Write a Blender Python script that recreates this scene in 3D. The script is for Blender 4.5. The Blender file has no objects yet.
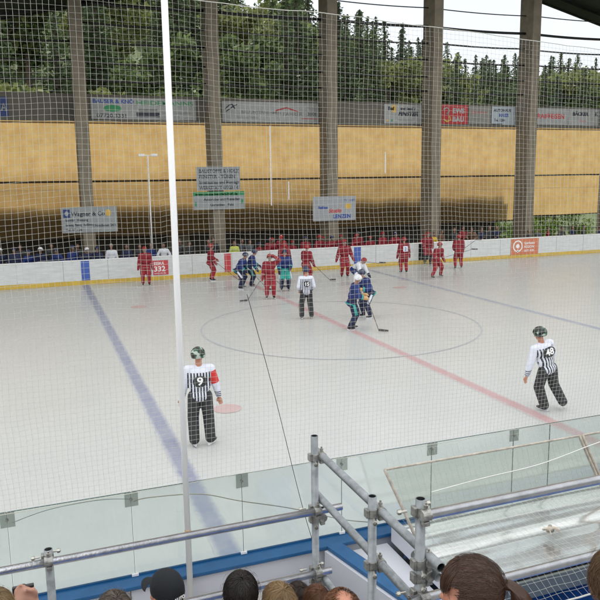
import bpy, bmesh, math, random
from mathutils import Vector, Matrix, noise
R = math.radians
sc = bpy.context.scene
C = sc.collection
random.seed(7)

# ------------------------------------------------------------------ helpers
def mat(name, col, rough=.6, metal=0., var=0., vscale=4., bump=0., bscale=40., spec=.5, island=0., trans=0., stretch=None):
    m = bpy.data.materials.new(name); m.use_nodes = True
    nt = m.node_tree; N = nt.nodes; L = nt.links
    b = N['Principled BSDF']; out = N['Material Output']
    b.inputs['Roughness'].default_value = rough; b.inputs['Metallic'].default_value = metal
    b.inputs['Specular IOR Level'].default_value = spec
    c = (*col, 1); b.inputs['Base Color'].default_value = c
    tc = N.new('ShaderNodeTexCoord'); src = None
    co = tc.outputs['Object']
    if stretch:
        mp = N.new('ShaderNodeMapping'); mp.inputs['Scale'].default_value = stretch
        L.new(co, mp.inputs[0]); co = mp.outputs[0]
    if var > 0 or island > 0:
        hsv = N.new('ShaderNodeHueSaturation'); hsv.inputs['Color'].default_value = c
        mr = N.new('ShaderNodeMapRange')
        if island > 0:
            g = N.new('ShaderNodeNewGeometry'); L.new(g.outputs['Random Per Island'], mr.inputs[0])
            a = island
        else:
            nz = N.new('ShaderNodeTexNoise'); nz.inputs['Scale'].default_value = vscale; nz.inputs['Detail'].default_value = 6
            L.new(co, nz.inputs['Vector']); L.new(nz.outputs[0], mr.inputs[0]); a = var
            mr.inputs[1].default_value = .3; mr.inputs[2].default_value = .7
        mr.inputs[3].default_value = 1 - a; mr.inputs[4].default_value = 1 + a
        L.new(mr.outputs[0], hsv.inputs['Value']); L.new(hsv.outputs[0], b.inputs['Base Color']); src = hsv.outputs[0]
    if bump > 0:
        nz2 = N.new('ShaderNodeTexNoise'); nz2.inputs['Scale'].default_value = bscale; nz2.inputs['Detail'].default_value = 4
        L.new(co, nz2.inputs['Vector'])
        bp = N.new('ShaderNodeBump'); bp.inputs['Strength'].default_value = bump; bp.inputs['Distance'].default_value = .02
        L.new(nz2.outputs[0], bp.inputs['Height']); L.new(bp.outputs[0], b.inputs['Normal'])
    if trans > 0:
        t = N.new('ShaderNodeBsdfTranslucent'); t.inputs[0].default_value = c
        if src: L.new(src, t.inputs[0])
        mx = N.new('ShaderNodeMixShader'); mx.inputs[0].default_value = trans
        L.new(b.outputs[0], mx.inputs[1]); L.new(t.outputs[0], mx.inputs[2]); L.new(mx.outputs[0], out.inputs[0])
    return m

class MB:
    def __init__(s): s.v = []; s.f = []
    def box(s, x0, x1, y0, y1, z0, z1, M=None):
        n = len(s.v)
        for x in (x0, x1):
            for y in (y0, y1):
                for z in (z0, z1):
                    p = Vector((x, y, z)); s.v.append(M @ p if M else p)
        s.f += [[n+a for a in q] for q in ((0,1,3,2),(4,6,7,5),(0,4,5,1),(2,3,7,6),(0,2,6,4),(1,5,7,3))]
        return s
    def tube(s, pts, r, n=8, cap=True):
        pts = [Vector(p) for p in pts]; rs = r if isinstance(r, (list, tuple)) else [r]*len(pts)
        base = len(s.v); up = None
        for i, p in enumerate(pts):
            d = (pts[min(i+1, len(pts)-1)] - pts[max(i-1, 0)])
            d = d.normalized() if d.length > 1e-9 else Vector((0, 0, 1))
            if up is None: up = d.orthogonal().normalized()
            up = (up - d*up.dot(d)).normalized(); w = d.cross(up)
            for k in range(n):
                a = 2*math.pi*k/n; s.v.append(p + (up*math.cos(a) + w*math.sin(a))*rs[i])
        for i in range(len(pts)-1):
            for k in range(n):
                a = base+i*n+k; b = base+i*n+(k+1) % n; s.f.append([a, b, b+n, a+n])
        if cap:
            s.f.append([base+k for k in range(n)][::-1]); e = base+(len(pts)-1)*n; s.f.append([e+k for k in range(n)])
        return s
    def ball(s, c, rad, nu=14, nv=9, M=None):
        c = Vector(c); rad = rad if isinstance(rad, (list, tuple)) else (rad,)*3; b = len(s.v)
        def put(p): s.v.append(M @ p if M else p)
        put(c+Vector((0, 0, rad[2])))
        for j in range(1, nv):
            t = math.pi*j/nv
            for i in range(nu):
                a = 2*math.pi*i/nu
                put(c+Vector((rad[0]*math.sin(t)*math.cos(a), rad[1]*math.sin(t)*math.sin(a), rad[2]*math.cos(t))))
        put(c-Vector((0, 0, rad[2]))); e = len(s.v)-1
        for i in range(nu):
            s.f.append([b, b+1+i, b+1+(i+1) % nu]); o = b+1+(nv-2)*nu; s.f.append([e, o+(i+1) % nu, o+i])
        for j in range(nv-2):
            for i in range(nu):
                a = b+1+j*nu+i; d = b+1+j*nu+(i+1) % nu; s.f.append([a, a+nu, d+nu, d])
        return s
    def grid(s, fn, nu, nv):
        b = len(s.v)
        for j in range(nv+1):
            for i in range(nu+1): s.v.append(Vector(fn(i/nu, j/nv)))
        for j in range(nv):
            for i in range(nu):
                a = b+j*(nu+1)+i; s.f.append([a, a+1, a+nu+2, a+nu+1])
        return s
    def mesh(s, name, m=None, smooth=False):
        me = bpy.data.meshes.new(name); me.from_pydata([tuple(v) for v in s.v], [], s.f); me.update()
        if m: me.materials.append(m)
        if smooth: me.polygons.foreach_set('use_smooth', [True]*len(me.polygons))
        return me
    def build(s, name, m, parent=None, smooth=False, bevel=0):
        o = bpy.data.objects.new(name, s.mesh(name, m, smooth)); C.objects.link(o)
        if parent: o.parent = parent
        if bevel:
            b = o.modifiers.new('bevel', 'BEVEL'); b.width = bevel; b.segments = 2; b.limit_method = 'ANGLE'
        return o

def tag(o, label=None, cat=None, group=None, kind=None):
    if label: o['label'] = label
    if cat: o['category'] = cat
    if group: o['group'] = group
    if kind: o['kind'] = kind
    return o
def empty(name, loc=(0, 0, 0), rz=0, label=None, cat=None, group=None):
    o = bpy.data.objects.new(name, None); C.objects.link(o); o.location = loc; o.rotation_euler = (0, 0, rz)
    return tag(o, label, cat, group)
def copy_tree(o, parent=None):
    c = o.copy(); C.objects.link(c); c.parent = parent
    for ch in list(o.children): copy_tree(ch, c)
    return c
def evaluated(o, mods):
    for t, kw in mods:
        m = o.modifiers.new(t, t)
        for k, v in kw.items(): setattr(m, k, v)
    dg = bpy.context.evaluated_depsgraph_get(); dg.update()
    me = bpy.data.meshes.new_from_object(o.evaluated_get(dg)); 
    return me
def fused(mb, name, m, voxel, parent, smooth=4):
    """one continuous surface grown round overlapping volumes"""
    tmp = bpy.data.objects.new('tmp', mb.mesh('tmp', m)); C.objects.link(tmp)
    me = evaluated(tmp, [('REMESH', dict(mode='VOXEL', voxel_size=voxel)), ('SMOOTH', dict(factor=.5, iterations=smooth))])
    me.name = name; me.materials.clear(); me.materials.append(m)
    me.polygons.foreach_set('use_smooth', [True]*len(me.polygons))
    old = tmp.data; bpy.data.objects.remove(tmp); bpy.data.meshes.remove(old)
    o = bpy.data.objects.new(name, me); C.objects.link(o); o.parent = parent
    return o
def lettering(text, size, m, M, parent, name='lettering', shear=0, bold=0, align='LEFT', sx=1, extr=.001):
    cu = bpy.data.curves.new('t', 'FONT'); cu.body = text; cu.size = size; cu.shear = shear; cu.offset = bold
    cu.align_x = align; cu.extrude = extr; cu.resolution_u = 3
    tmp = bpy.data.objects.new('t', cu); C.objects.link(tmp)
    me = evaluated(tmp, []); bpy.data.objects.remove(tmp)
    me.materials.clear(); me.materials.append(m)
    me.transform(M @ Matrix.Diagonal((sx, 1, 1, 1)))
    o = bpy.data.objects.new(name, me); C.objects.link(o); o.parent = parent
    return o
def facing(x, y, z):  # text plane standing upright, read from -Y
    return Matrix.Translation((x, y, z)) @ Matrix.Rotation(R(90), 4, 'X')

# ------------------------------------------------------------------ materials
M_ = {}
M_['concrete'] = mat('column_concrete', (.215, .185, .135), .85, var=.18, vscale=2.2, bump=.3, bscale=12)
M_['dark_steel'] = mat('dark_steel', (.02, .022, .02), .5, .3)
M_['fascia'] = mat('fascia_panel', (.13, .12, .095), .8, var=.15, vscale=1.2)
M_['white_board'] = mat('white_board', (.66, .68, .67), .45, var=.10, vscale=3.5, stretch=(.5, 1, 3))
M_['near_board'] = mat('near_board', (.60, .61, .66), .45, var=.04, vscale=2)
M_['yellow'] = mat('yellow_kick_strip', (.62, .42, .06), .5, var=.12, vscale=3)
M_['blue_cap'] = mat('blue_cap', (.012, .095, .24), .4, var=.12, vscale=8)
M_['blue_mark'] = mat('blue_mark', (.06, .12, .42), .5)
M_['red_mark'] = mat('red_mark', (.55, .06, .07), .5)
M_['white_paint'] = mat('white_paint', (.92, .92, .91), .35)
M_['galv'] = mat('galvanised_steel', (.66, .67, .70), .24, .92, var=.16, vscale=14, bump=.08, bscale=60)
M_['galv_dull'] = mat('weathered_galvanised_steel', (.27, .29, .30), .5, .6, var=.25, vscale=16, bump=.15, bscale=50)
M_['clamp'] = mat('coupler_steel', (.34, .34, .32), .5, .75, var=.35, vscale=30, bump=.3, bscale=70)
M_['clamp_bright'] = mat('bolt_steel', (.50, .49, .44), .35, .9)
M_['net'] = mat('net_cord', (.56, .56, .50), .8)
M_['rope'] = mat('hemp_rope', (.52, .46, .36), .9, var=.2, vscale=40)
M_['black_rope'] = mat('black_cord', (.03, .03, .035), .8)
M_['skin'] = mat('skin', (.42, .22, .155), .55, var=.06, vscale=12)
M_['skin_warm'] = mat('skin_sunburnt', (.50, .22, .14), .5, var=.08, vscale=16)
M_['red_jersey'] = mat('red_jersey', (.24, .010, .022), .75, var=.3, vscale=6, bump=.3, bscale=14)
M_['red_pants'] = mat('red_pants', (.27, .014, .024), .7, var=.2, vscale=8)
M_['red_sock'] = mat('red_sock', (.32, .02, .03), .8, var=.15, vscale=9)
M_['red_helmet'] = mat('red_helmet', (.30, .016, .02), .3)
M_['blue_jersey'] = mat('blue_jersey', (.010, .028, .15), .7, var=.35, vscale=6, bump=.3, bscale=14)
M_['navy'] = mat('navy_cloth', (.012, .018, .06), .75, var=.3, vscale=7)
M_['teal'] = mat('teal_panel', (.03, .36, .31), .7)
M_['white_cloth'] = mat('white_cloth', (.75, .77, .82), .7, var=.08, vscale=9, bump=.3, bscale=12)
M_['black_cloth'] = mat('black_trousers', (.028, .030, .033), .7, var=.3, vscale=8, bump=.4, bscale=14)
M_['black_gloss'] = mat('black_boot', (.02, .02, .022), .3)
M_['dark_helmet'] = mat('navy_helmet', (.02, .03, .08), .25)
M_['white_helmet'] = mat('white_helmet', (.75, .75, .78), .25)
M_['steel'] = mat('skate_steel', (.7, .72, .74), .2, 1)
M_['tan_glove'] = mat('tan_glove', (.62, .36, .14), .6)
M_['yellow_cloth'] = mat('yellow_cloth', (.66, .46, .03), .7, var=.15, vscale=6)
M_['lime_cloth'] = mat('lime_vest', (.55, .62, .12), .7)
M_['brown_cloth'] = mat('brown_cloth', (.14, .07, .04), .8, var=.2, vscale=6)
M_['grey_cloth'] = mat('grey_cloth', (.09, .10, .11), .8, var=.2, vscale=6)
M_['stick'] = mat('stick_shaft', (.08, .07, .07), .4)
M_['tape'] = mat('stick_tape', (.55, .50, .42), .8)

def glass_mat(name, tint, haze, f0=.05, hazecol=(.6, .68, .66)):
    m = bpy.data.materials.new(name); m.use_nodes = True; nt = m.node_tree; N = nt.nodes; L = nt.links
    N.remove(N['Principled BSDF']); out = N['Material Output']
    t = N.new('ShaderNodeBsdfTransparent'); t.inputs[0].default_value = (*tint, 1)
    d = N.new('ShaderNodeBsdfDiffuse'); d.inputs[0].default_value = (*hazecol, 1)
    g = N.new('ShaderNodeBsdfGlossy'); g.inputs['Roughness'].default_value = .06
    lw = N.new('ShaderNodeLayerWeight'); lw.inputs[0].default_value = .25
    mr = N.new('ShaderNodeMapRange'); mr.inputs[3].default_value = f0; mr.inputs[4].default_value = .6
    nz = N.new('ShaderNodeTexNoise'); nz.inputs['Scale'].default_value = 1.3; nz.inputs['Detail'].default_value = 5
    tc = N.new('ShaderNodeTexCoord'); L.new(tc.outputs['Object'], nz.inputs['Vector'])
    mh = N.new('ShaderNodeMapRange'); mh.inputs[1].default_value = .3; mh.inputs[2].default_value = .7
    mh.inputs[3].default_value = haze*.6; mh.inputs[4].default_value = haze*1.4
    L.new(nz.outputs[0], mh.inputs[0])
    a = N.new('ShaderNodeMixShader'); b = N.new('ShaderNodeMixShader')
    L.new(mh.outputs[0], a.inputs[0])
    L.new(t.outputs[0], a.inputs[1]); L.new(d.outputs[0], a.inputs[2])
    L.new(lw.outputs['Fresnel'], mr.inputs[0]); L.new(mr.outputs[0], b.inputs[0]); L.new(a.outputs[0], b.inputs[1]); L.new(g.outputs[0], b.inputs[2])
    L.new(b.outputs[0], out.inputs[0]); return m
M_['glass'] = glass_mat('board_glass', (.93, .965, .955), .085)
M_['glass_edge'] = mat('glass_edge', (.10, .16, .15), .2)
M_['clip'] = glass_mat('clear_clamp_plate', (.72, .76, .73), .22, hazecol=(.45, .48, .45))
M_['hood'] = glass_mat('hood_plastic', (.90, .93, .89), .13, hazecol=(.5, .53, .48))

def leaf_mat(name, col, isl=.45):
    return mat(name, col, .55, island=isl, trans=.45, spec=.3)
M_['conifer'] = leaf_mat('conifer_needles', (.094, .132, .058))
M_['conifer2'] = leaf_mat('blue_conifer_needles', (.076, .116, .066))
M_['leaf'] = leaf_mat('broad_leaves', (.205, .235, .080))
M_['leaf2'] = leaf_mat('dark_broad_leaves', (.12, .165, .06))
M_['bark'] = mat('bark', (.10, .075, .05), .9, var=.3, vscale=5, bump=.4)

# ------------------------------------------------------------------ world, sun, camera
w = bpy.data.worlds.new('World'); sc.world = w; w.use_nodes = True
nt = w.node_tree; sky = nt.nodes.new('ShaderNodeTexSky'); sky.sky_type = 'NISHITA'; sky.sun_disc = False
EL, AZ = R(69), R(6)   # sun behind the far wall, azimuth measured from +Y towards +X
sky.sun_elevation = EL; sky.sun_rotation = AZ; sky.dust_density = 2.5; sky.air_density = 1.2
hz = nt.nodes.new('ShaderNodeMix'); hz.data_type = 'RGBA'; hz.inputs['B'].default_value = (7.6, 7.8, 8.1, 1)   # thin bright haze over the blue
wtc = nt.nodes.new('ShaderNodeTexCoord'); wn = nt.nodes.new('ShaderNodeTexNoise'); wn.inputs['Scale'].default_value = 2.5; wn.inputs['Detail'].default_value = 5
wm_ = nt.nodes.new('ShaderNodeMapRange'); wm_.inputs[1].default_value = .3; wm_.inputs[2].default_value = .7; wm_.inputs[3].default_value = .55; wm_.inputs[4].default_value = .9
nt.links.new(wtc.outputs['Generated'], wn.inputs['Vector']); nt.links.new(wn.outputs[0], wm_.inputs[0]); nt.links.new(wm_.outputs[0], hz.inputs['Factor'])
nt.links.new(sky.outputs[0], hz.inputs['A']); nt.links.new(hz.outputs['Result'], nt.nodes['Background'].inputs[0]); nt.nodes['Background'].inputs[1].default_value = .15
sd = bpy.data.lights.new('sun', 'SUN'); sd.energy = 3.6; sd.angle = R(1.2); sd.color = (1, .95, .87)
so = bpy.data.objects.new('sun', sd); C.objects.link(so)
sdir = Vector((math.sin(AZ)*math.cos(EL), math.cos(AZ)*math.cos(EL), math.sin(EL)))
so.rotation_euler = sdir.to_track_quat('Z', 'Y').to_euler(); so.location = (0, 60, 90)

cd = bpy.data.cameras.new('camera'); cam = bpy.data.objects.new('camera', cd); C.objects.link(cam); sc.camera = cam
yaw, pit, rol = .3581083655, .1693313596, -.01440066
fw = Vector((math.sin(yaw)*math.cos(pit), math.cos(yaw)*math.cos(pit), -math.sin(pit)))
r0 = Vector((math.cos(yaw), -math.sin(yaw), 0)); u0 = r0.cross(fw)
rr = r0*math.cos(rol)+u0*math.sin(rol); uu = -r0*math.sin(rol)+u0*math.cos(rol)
cam.matrix_world = Matrix(((rr.x, uu.x, -fw.x, -9.08753), (rr.y, uu.y, -fw.y, -20.60083), (rr.z, uu.z, -fw.z, 4.686405), (0, 0, 0, 1)))
cd.sensor_width = 36; cd.lens = 703.57/600*36; cd.clip_end = 3000; cd.clip_start = .05
sc.view_settings.view_transform = 'Standard'; sc.view_settings.look = 'None'; sc.view_settings.exposure = 0
sc.cycles.max_bounces = 8; sc.cycles.diffuse_bounces = 4; sc.cycles.transparent_max_bounces = 24
sc.cycles.use_denoising = True; sc.cycles.sample_clamp_indirect = 6; sc.cycles.caustics_reflective = False; sc.cycles.caustics_refractive = False

# ------------------------------------------------------------------ ground, ice, markings
gm = mat('ground_gravel', (.17, .16, .14), .9, var=.2, vscale=.6)
tag(MB().grid(lambda u, v: (-1500+3000*u, -1500+3000*v, -.06), 4, 4).build('ground', gm), kind='structure')

def ice_material():
    m = bpy.data.materials.new('ice'); m.use_nodes = True; nt = m.node_tree; N = nt.nodes; L = nt.links
    b = N['Principled BSDF']; b.inputs['Roughness'].default_value = .30; b.inputs['Specular IOR Level'].default_value = .45
    tc = N.new('ShaderNodeTexCoord')
    n1 = N.new('ShaderNodeTexNoise'); n1.inputs['Scale'].default_value = .35; n1.inputs['Detail'].default_value = 8; n1.inputs['Roughness'].default_value = .65
    n2 = N.new('ShaderNodeTexNoise'); n2.inputs['Scale'].default_value = 22; n2.inputs['Detail'].default_value = 6
    mp = N.new('ShaderNodeMapping'); mp.inputs['Scale'].default_value = (1, .22, 1); mp.inputs['Rotation'].default_value = (0, 0, .7)
    L.new(tc.outputs['Object'], n1.inputs['Vector']); L.new(tc.outputs['Object'], mp.inputs[0]); L.new(mp.outputs[0], n2.inputs['Vector'])
    ad = N.new('ShaderNodeMath'); ad.operation = 'ADD'; L.new(n1.outputs[0], ad.inputs[0]); L.new(n2.outputs[0], ad.inputs[1])
    cr = N.new('ShaderNodeValToRGB'); e = cr.color_ramp.elements
    e[0].position = .75; e[0].color = (.535, .545, .530, 1); e[1].position = 1.25; e[1].color = (.595, .60, .582, 1)
    sc_ = N.new('ShaderNodeMath'); sc_.operation = 'ADD'; cuts = None
    for rot, sc2 in ((.4, 1.0), (1.9, 1.4), (2.7, .8)):
        m5 = N.new('ShaderNodeMapping'); m5.inputs['Scale'].default_value = (14*sc2, .25, 1); m5.inputs['Rotation'].default_value = (0, 0, rot)
        n5 = N.new('ShaderNodeTexNoise'); n5.inputs['Scale'].default_value = 1; n5.inputs['Detail'].default_value = 3; n5.inputs['Distortion'].default_value = .4
        L.new(tc.outputs['Object'], m5.inputs[0]); L.new(m5.outputs[0], n5.inputs['Vector'])
        r5 = N.new('ShaderNodeMapRange'); r5.inputs[1].default_value = .62; r5.inputs[2].default_value = .72; r5.inputs[3].default_value = 0; r5.inputs[4].default_value = .16; L.new(n5.outputs[0], r5.inputs[0])
        if cuts is None: cuts = r5.outputs[0]
        else:
            a5 = N.new('ShaderNodeMath'); a5.operation = 'ADD'; L.new(cuts, a5.inputs[0]); L.new(r5.outputs[0], a5.inputs[1]); cuts = a5.outputs[0]
    L.new(cuts, sc_.inputs[1])
    L.new(ad.outputs[0], sc_.inputs[0])
    mr = N.new('ShaderNodeMapRange'); mr.inputs[1].default_value = .7; mr.inputs[2].default_value = 1.3
    L.new(sc_.outputs[0], mr.inputs[0]); e[0].position = 0; e[1].position = 1
    L.new(mr.outputs[0], cr.inputs[0]); L.new(cr.outputs[0], b.inputs['Base Color'])
    bp = N.new('ShaderNodeBump'); bp.inputs['Strength'].default_value = .10; bp.inputs['Distance'].default_value = .004
    L.new(n2.outputs[0], bp.inputs['Height']); L.new(bp.outputs[0], b.inputs['Normal'])
    return m
ice = ice_material()
tag(MB().grid(lambda u, v: (-30+66*u, -14.4+27.75*v, 0), 2, 2).build('ice', ice), kind='structure')

def faded(name, col, dens, soft=False):
    """paint seen through worn ice: patches of it thin out to the ice underneath"""
    m = bpy.data.materials.new(name); m.use_nodes = True; nt = m.node_tree; N = nt.nodes; L = nt.links
    b = N['Principled BSDF']; b.inputs['Roughness'].default_value = .45; b.inputs['Specular IOR Level'].default_value = .3
    tc = N.new('ShaderNodeTexCoord'); nz = N.new('ShaderNodeTexNoise'); nz.inputs['Scale'].default_value = 2.2; nz.inputs['Detail'].default_value = 8
    nz.inputs['Roughness'].default_value = .7
    L.new(tc.outputs['Object'], nz.inputs['Vector'])
    mr = N.new('ShaderNodeMapRange'); mr.inputs[1].default_value = .3; mr.inputs[2].default_value = .7; mr.inputs[3].default_value = dens*.75; mr.inputs[4].default_value = min(1, dens*1.2)
    L.new(nz.outputs[0], mr.inputs[0])
    mx = N.new('ShaderNodeMix'); mx.data_type = 'RGBA'; mx.inputs['A'].default_value = (.565, .57, .555, 1); mx.inputs['B'].default_value = (*col, 1)
    fac = mr.outputs[0]
    if soft:    # edges of the line are worn away
        sp = N.new('ShaderNodeSeparateXYZ'); L.new(tc.outputs['Generated'], sp.inputs[0])
        n4 = N.new('ShaderNodeTexNoise'); n4.inputs['Scale'].default_value = 9; n4.inputs['Detail'].default_value = 5; L.new(tc.outputs['Object'], n4.inputs['Vector'])
        a1 = N.new('ShaderNodeMath'); a1.operation = 'MULTIPLY_ADD'; a1.inputs[1].default_value = 2; a1.inputs[2].default_value = -1; L.new(sp.outputs[0], a1.inputs[0])
        a2 = N.new('ShaderNodeMath'); a2.operation = 'ABSOLUTE'; L.new(a1.outputs[0], a2.inputs[0])
        a3 = N.new('ShaderNodeMath'); a3.operation = 'MULTIPLY_ADD'; a3.inputs[1].default_value = .5; L.new(n4.outputs[0], a3.inputs[0]); L.new(a2.outputs[0], a3.inputs[2])
        e_ = N.new('ShaderNodeMapRange'); e_.inputs[1].default_value = .75; e_.inputs[2].default_value = 1.28; e_.inputs[3].default_value = 1; e_.inputs[4].default_value = 0; L.new(a3.outputs[0], e_.inputs[0])
        mu = N.new('ShaderNodeMath'); mu.operation = 'MULTIPLY'; L.new(fac, mu.inputs[0]); L.new(e_.outputs[0], mu.inputs[1]); fac = mu.outputs[0]
    L.new(fac, mx.inputs['Factor']); L.new(mx.outputs['Result'], b.inputs['Base Color'])
    return m
f_red = faded('faded_red_line', (.50, .17, .19), .56, True); f_blue = faded('faded_blue_line', (.17, .19, .33), .68, True)
f_blue2 = faded('faint_blue_line', (.20, .23, .36), .55, True); f_ring = faded('faint_blue_ring', (.24, .27, .40), .30); f_spot = faded('faded_red_spot', (.56, .27, .26), .55)
def sheet(name, x0, x1, y0, y1, m, z=.004): return tag(MB().grid(lambda u, v: (x0+(x1-x0)*u, y0+(y1-y0)*v, z), 1, 12).build(name, m), kind='structure')
sheet('red_centre_line', -.17, .17, -14.4, 13.3, f_red)
sheet('blue_line', -7.24, -6.88, -14.4, 13.3, f_blue)
sheet('blue_line', 6.91, 7.21, -14.4, 13.3, f_blue2)
def ring(u, v): a = 2*math.pi*u; r = 4.45+.06*v; return (r*math.cos(a), r*math.sin(a), .008)
tag(MB().grid(ring, 96, 1).build('centre_circle', f_ring), kind='structure')
for (x, y) in ((-5.6, -6.87), (-5.6, 6.25), (5.6, -6.87), (5.6, 6.25)):
    s = MB(); s.v = [Vector((x+.3*math.cos(2*math.pi*k/32), y+.3*math.sin(2*math.pi*k/32), .006)) for k in range(32)]; s.f = [list(range(32))]
    tag(s.build('faceoff_spot', f_spot), kind='structure')
# dull floor behind the far boards and terraces of the near stand
floor_m = mat('rubber_floor', (.06, .06, .06), .9, var=.15)
tag(MB().box(-30, 40, 13.5, 18.0, -.05, .0).build('far_floor', floor_m), kind='structure')
terr = mat('terrace_concrete', (.40, .395, .38), .9, var=.15, vscale=2)
for (ya, yb, z) in ((-17.62, -14.75, .85), (-18.35, -17.62, 1.2), (-19.2, -18.35, 1.53), (-20.0, -19.2, 2.1), (-24, -20.0, 2.95)):
    x1 = -6.95 if z < 1 else 6
    tag(MB().box(-20, x1, ya, yb, -.05, z).build('terrace', terr), kind='structure')

# ------------------------------------------------------------------ far boards
fb = empty('rink_boards', (0, 13.3, 0), label='long white far side boards with yellow kick strip', cat='rink boards')
YB = .0
MB().box(-26, 36, 0, .10, .20, 1.13).build('panel', M_['white_board'], fb)
MB().box(-26, 36, -.008, .10, .004, .20).build('kick_strip', M_['yellow'], fb)
MB().box(-26, 36, -.02, .12, 1.13, 1.165).build('top_rail', M_['white_paint'], fb)
for x in range(-24, 36, 2): MB().box(x-.006, x+.006, -.0025, 0, .2, 1.13).build('joint', M_['fascia'], fb)
MB().box(-7.21, -6.83, -.012, -.003, .21, 1.12).build('blue_stripe', M_['blue_mark'], fb)
MB().box(6.70, 7.10, -.012, -.003, .21, 1.12).build('blue_stripe', M_['blue_mark'], fb)
MB().box(-.38, -.05, -.012, -.003, .21, 1.12).build('red_stripe', M_['red_mark'], fb)
MB().box(10.62, 11.25, -.006, -.001, .21, 1.12).build('open_gate', M_['dark_steel'], fb)
orange = mat('orange_panel', (.62, .20, .10), .5, var=.06)
redp = mat('red_panel', (.58, .07, .08), .5, var=.06); wh = M_['white_paint']
ad = empty('advert_panel', (-3.55, 13.29, .24), label='small red advertising panel with white lettering on far boards', cat='advert')
MB().box(-.37, .37, -.014, -.004, .02, .72).build('panel', redp, ad)
lettering('ESSKA', .18, wh, facing(-.32, -.017, .52), ad, bold=.004, sx=1.0)
lettering('332', .34, wh, facing(-.33, -.017, .20), ad, bold=.008, sx=1.1)
lettering('www.ski.de', .12, wh, facing(-.31, -.017, .07), ad)
ad = empty('advert_panel', (17.7, 13.29, .18), label='orange advertising panel with round white emblem on right part of far boards', cat='advert')
MB().box(-.98, .98, -.014, -.004, .0, .92).build('panel', orange, ad)
s = MB(); rg = lambda u, v: (-.5+(.27+.07*v)*math.cos(6.2832*u), -.018, .50+(.27+.07*v)*math.sin(6.2832*u)); s.grid(rg, 32, 1); s.ball((-.5, -.017, .5), (.13, .003, .13)); s.box(-.54, -.46, -.018, -.016, .12, .30)
s.build('emblem', wh, ad)
for t, z, q in (('Sparkasse', .60, .2), ('REGION', .38, .2), ('GUT. FÜR', .16, .17)): lettering(t, q, wh, facing(-.05, -.017, z), ad, bold=.003, sx=.95)

# ------------------------------------------------------------------ near boards, glass, clips
nb = empty('rink_boards', (0, -14.58, 0), label='near side boards with blue cap and pale outer face', cat='rink boards')
MB().box(-20, -6.62, -.08, .06, .2, 1.11).build('panel', M_['near_board'], nb)
MB().box(-6.62, 12, -.08, .06, .2, 1.11).build('panel', M_['near_board'], nb)
MB().box(-20, 12, -.08, .07, .004, .2).build('kick_strip', M_['yellow'], nb)
MB().box(-20, 12, -.13, .09, 1.11, 1.15).build('cap', M_['blue_cap'], nb, bevel=.008)
MB().box(-20, 12, .035, .055, 1.15, 1.165).build('glass_channel', M_['blue_cap'], nb)
for x in (-14.6, -12.6, -10.55, -8.52): MB().box(x-.004, x+.004, -.083, -.08, .86, 1.11).build('joint', M_['fascia'], nb)
# partition turning towards the stand
pt = empty('bench_partition', (-6.62, -14.71, 0), label='white partition with blue cap running from near boards towards the stand', cat='partition')
Mp = Matrix.Rotation(R(-163), 4, 'Z')     # runs towards -Y, slightly towards +X
Mp = Matrix.Rotation(math.atan2(-1.24, .30), 4, 'Z')
MB().box(0, 2.0, -.05, .05, .0, 1.11, Mp).build('panel', M_['near_board'], pt)
MB().box(0, 2.0, -.02, .14, 1.112, 1.152, Mp).build('cap', M_['blue_cap'], pt, bevel=.006)
xs = [-16.7+1.031*i for i in range(12)]
edges = [-15.66, -14.63, -13.60, -12.57, -11.54, -10.51, -9.48, -8.455, -7.43, -6.40, -5.37, -4.34, -3.85, -2.82, -1.79, -.76]
for i in range(len(edges)-1):
    a, b = edges[i]+.004, edges[i+1]-.004
    g = empty('glass_pane', ((a+b)/2, -14.535, 1.165), label='clear glass pane of the near boards, %s' % (
        'left of the white pole' if b < -8.3 else 'crossed by the white pole' if b < -7.4 else 'behind the tall scaffold post' if b < -6.3 else 'narrow one at the right' if b-a < .6 else 'right of the scaffold corner'),
        cat='glass pane', group='glass panes along the near boards')
    h = (b-a)/2
    MB().box(-h, h, -.004, .004, .0, .795).build('glass', M_['glass'], g)
    MB().box(-h, h, -.005, .005, .7955, .8).build('top_edge', M_['glass_edge'], g)
    MB().box(h, h+.003, -.005, .005, .0, .795).build('side_edge', M_['glass_edge'], g)
    if abs(edges[i+1]+3.85) > .01:
        c = MB().box(h-.055, h+.062, -.012, -.006, .665, .80).build('clamp_plate', M_['clip'], g)
        MB().tube([(h, -.02, .73), (h, .012, .73)], .012, 10).build('bolt', M_['clamp'], c)
        MB().box(h-.03, h+.03, -.02, -.005, -.01, .012).build('bracket', wh, g)

# white pole of the safety net
pl = empty('net_pole', (-8.0, -14.74, 0), label='tall white pole carrying the safety net at left', cat='pole')
MB().tube([(0, 0, .85), (0, 0, 7.5)], .027, 20).build('pole', M_['white_paint'], pl, True)
MB().tube([(0, 0, 1.60), (0, 0, 1.612)], .0285, 20).build('tape', M_['tan_glove'], pl, True)
MB().tube([(0, 0, .855), (0, 0, .87)], .06, 16).build('base_plate', M_['galv'], pl)

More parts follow.
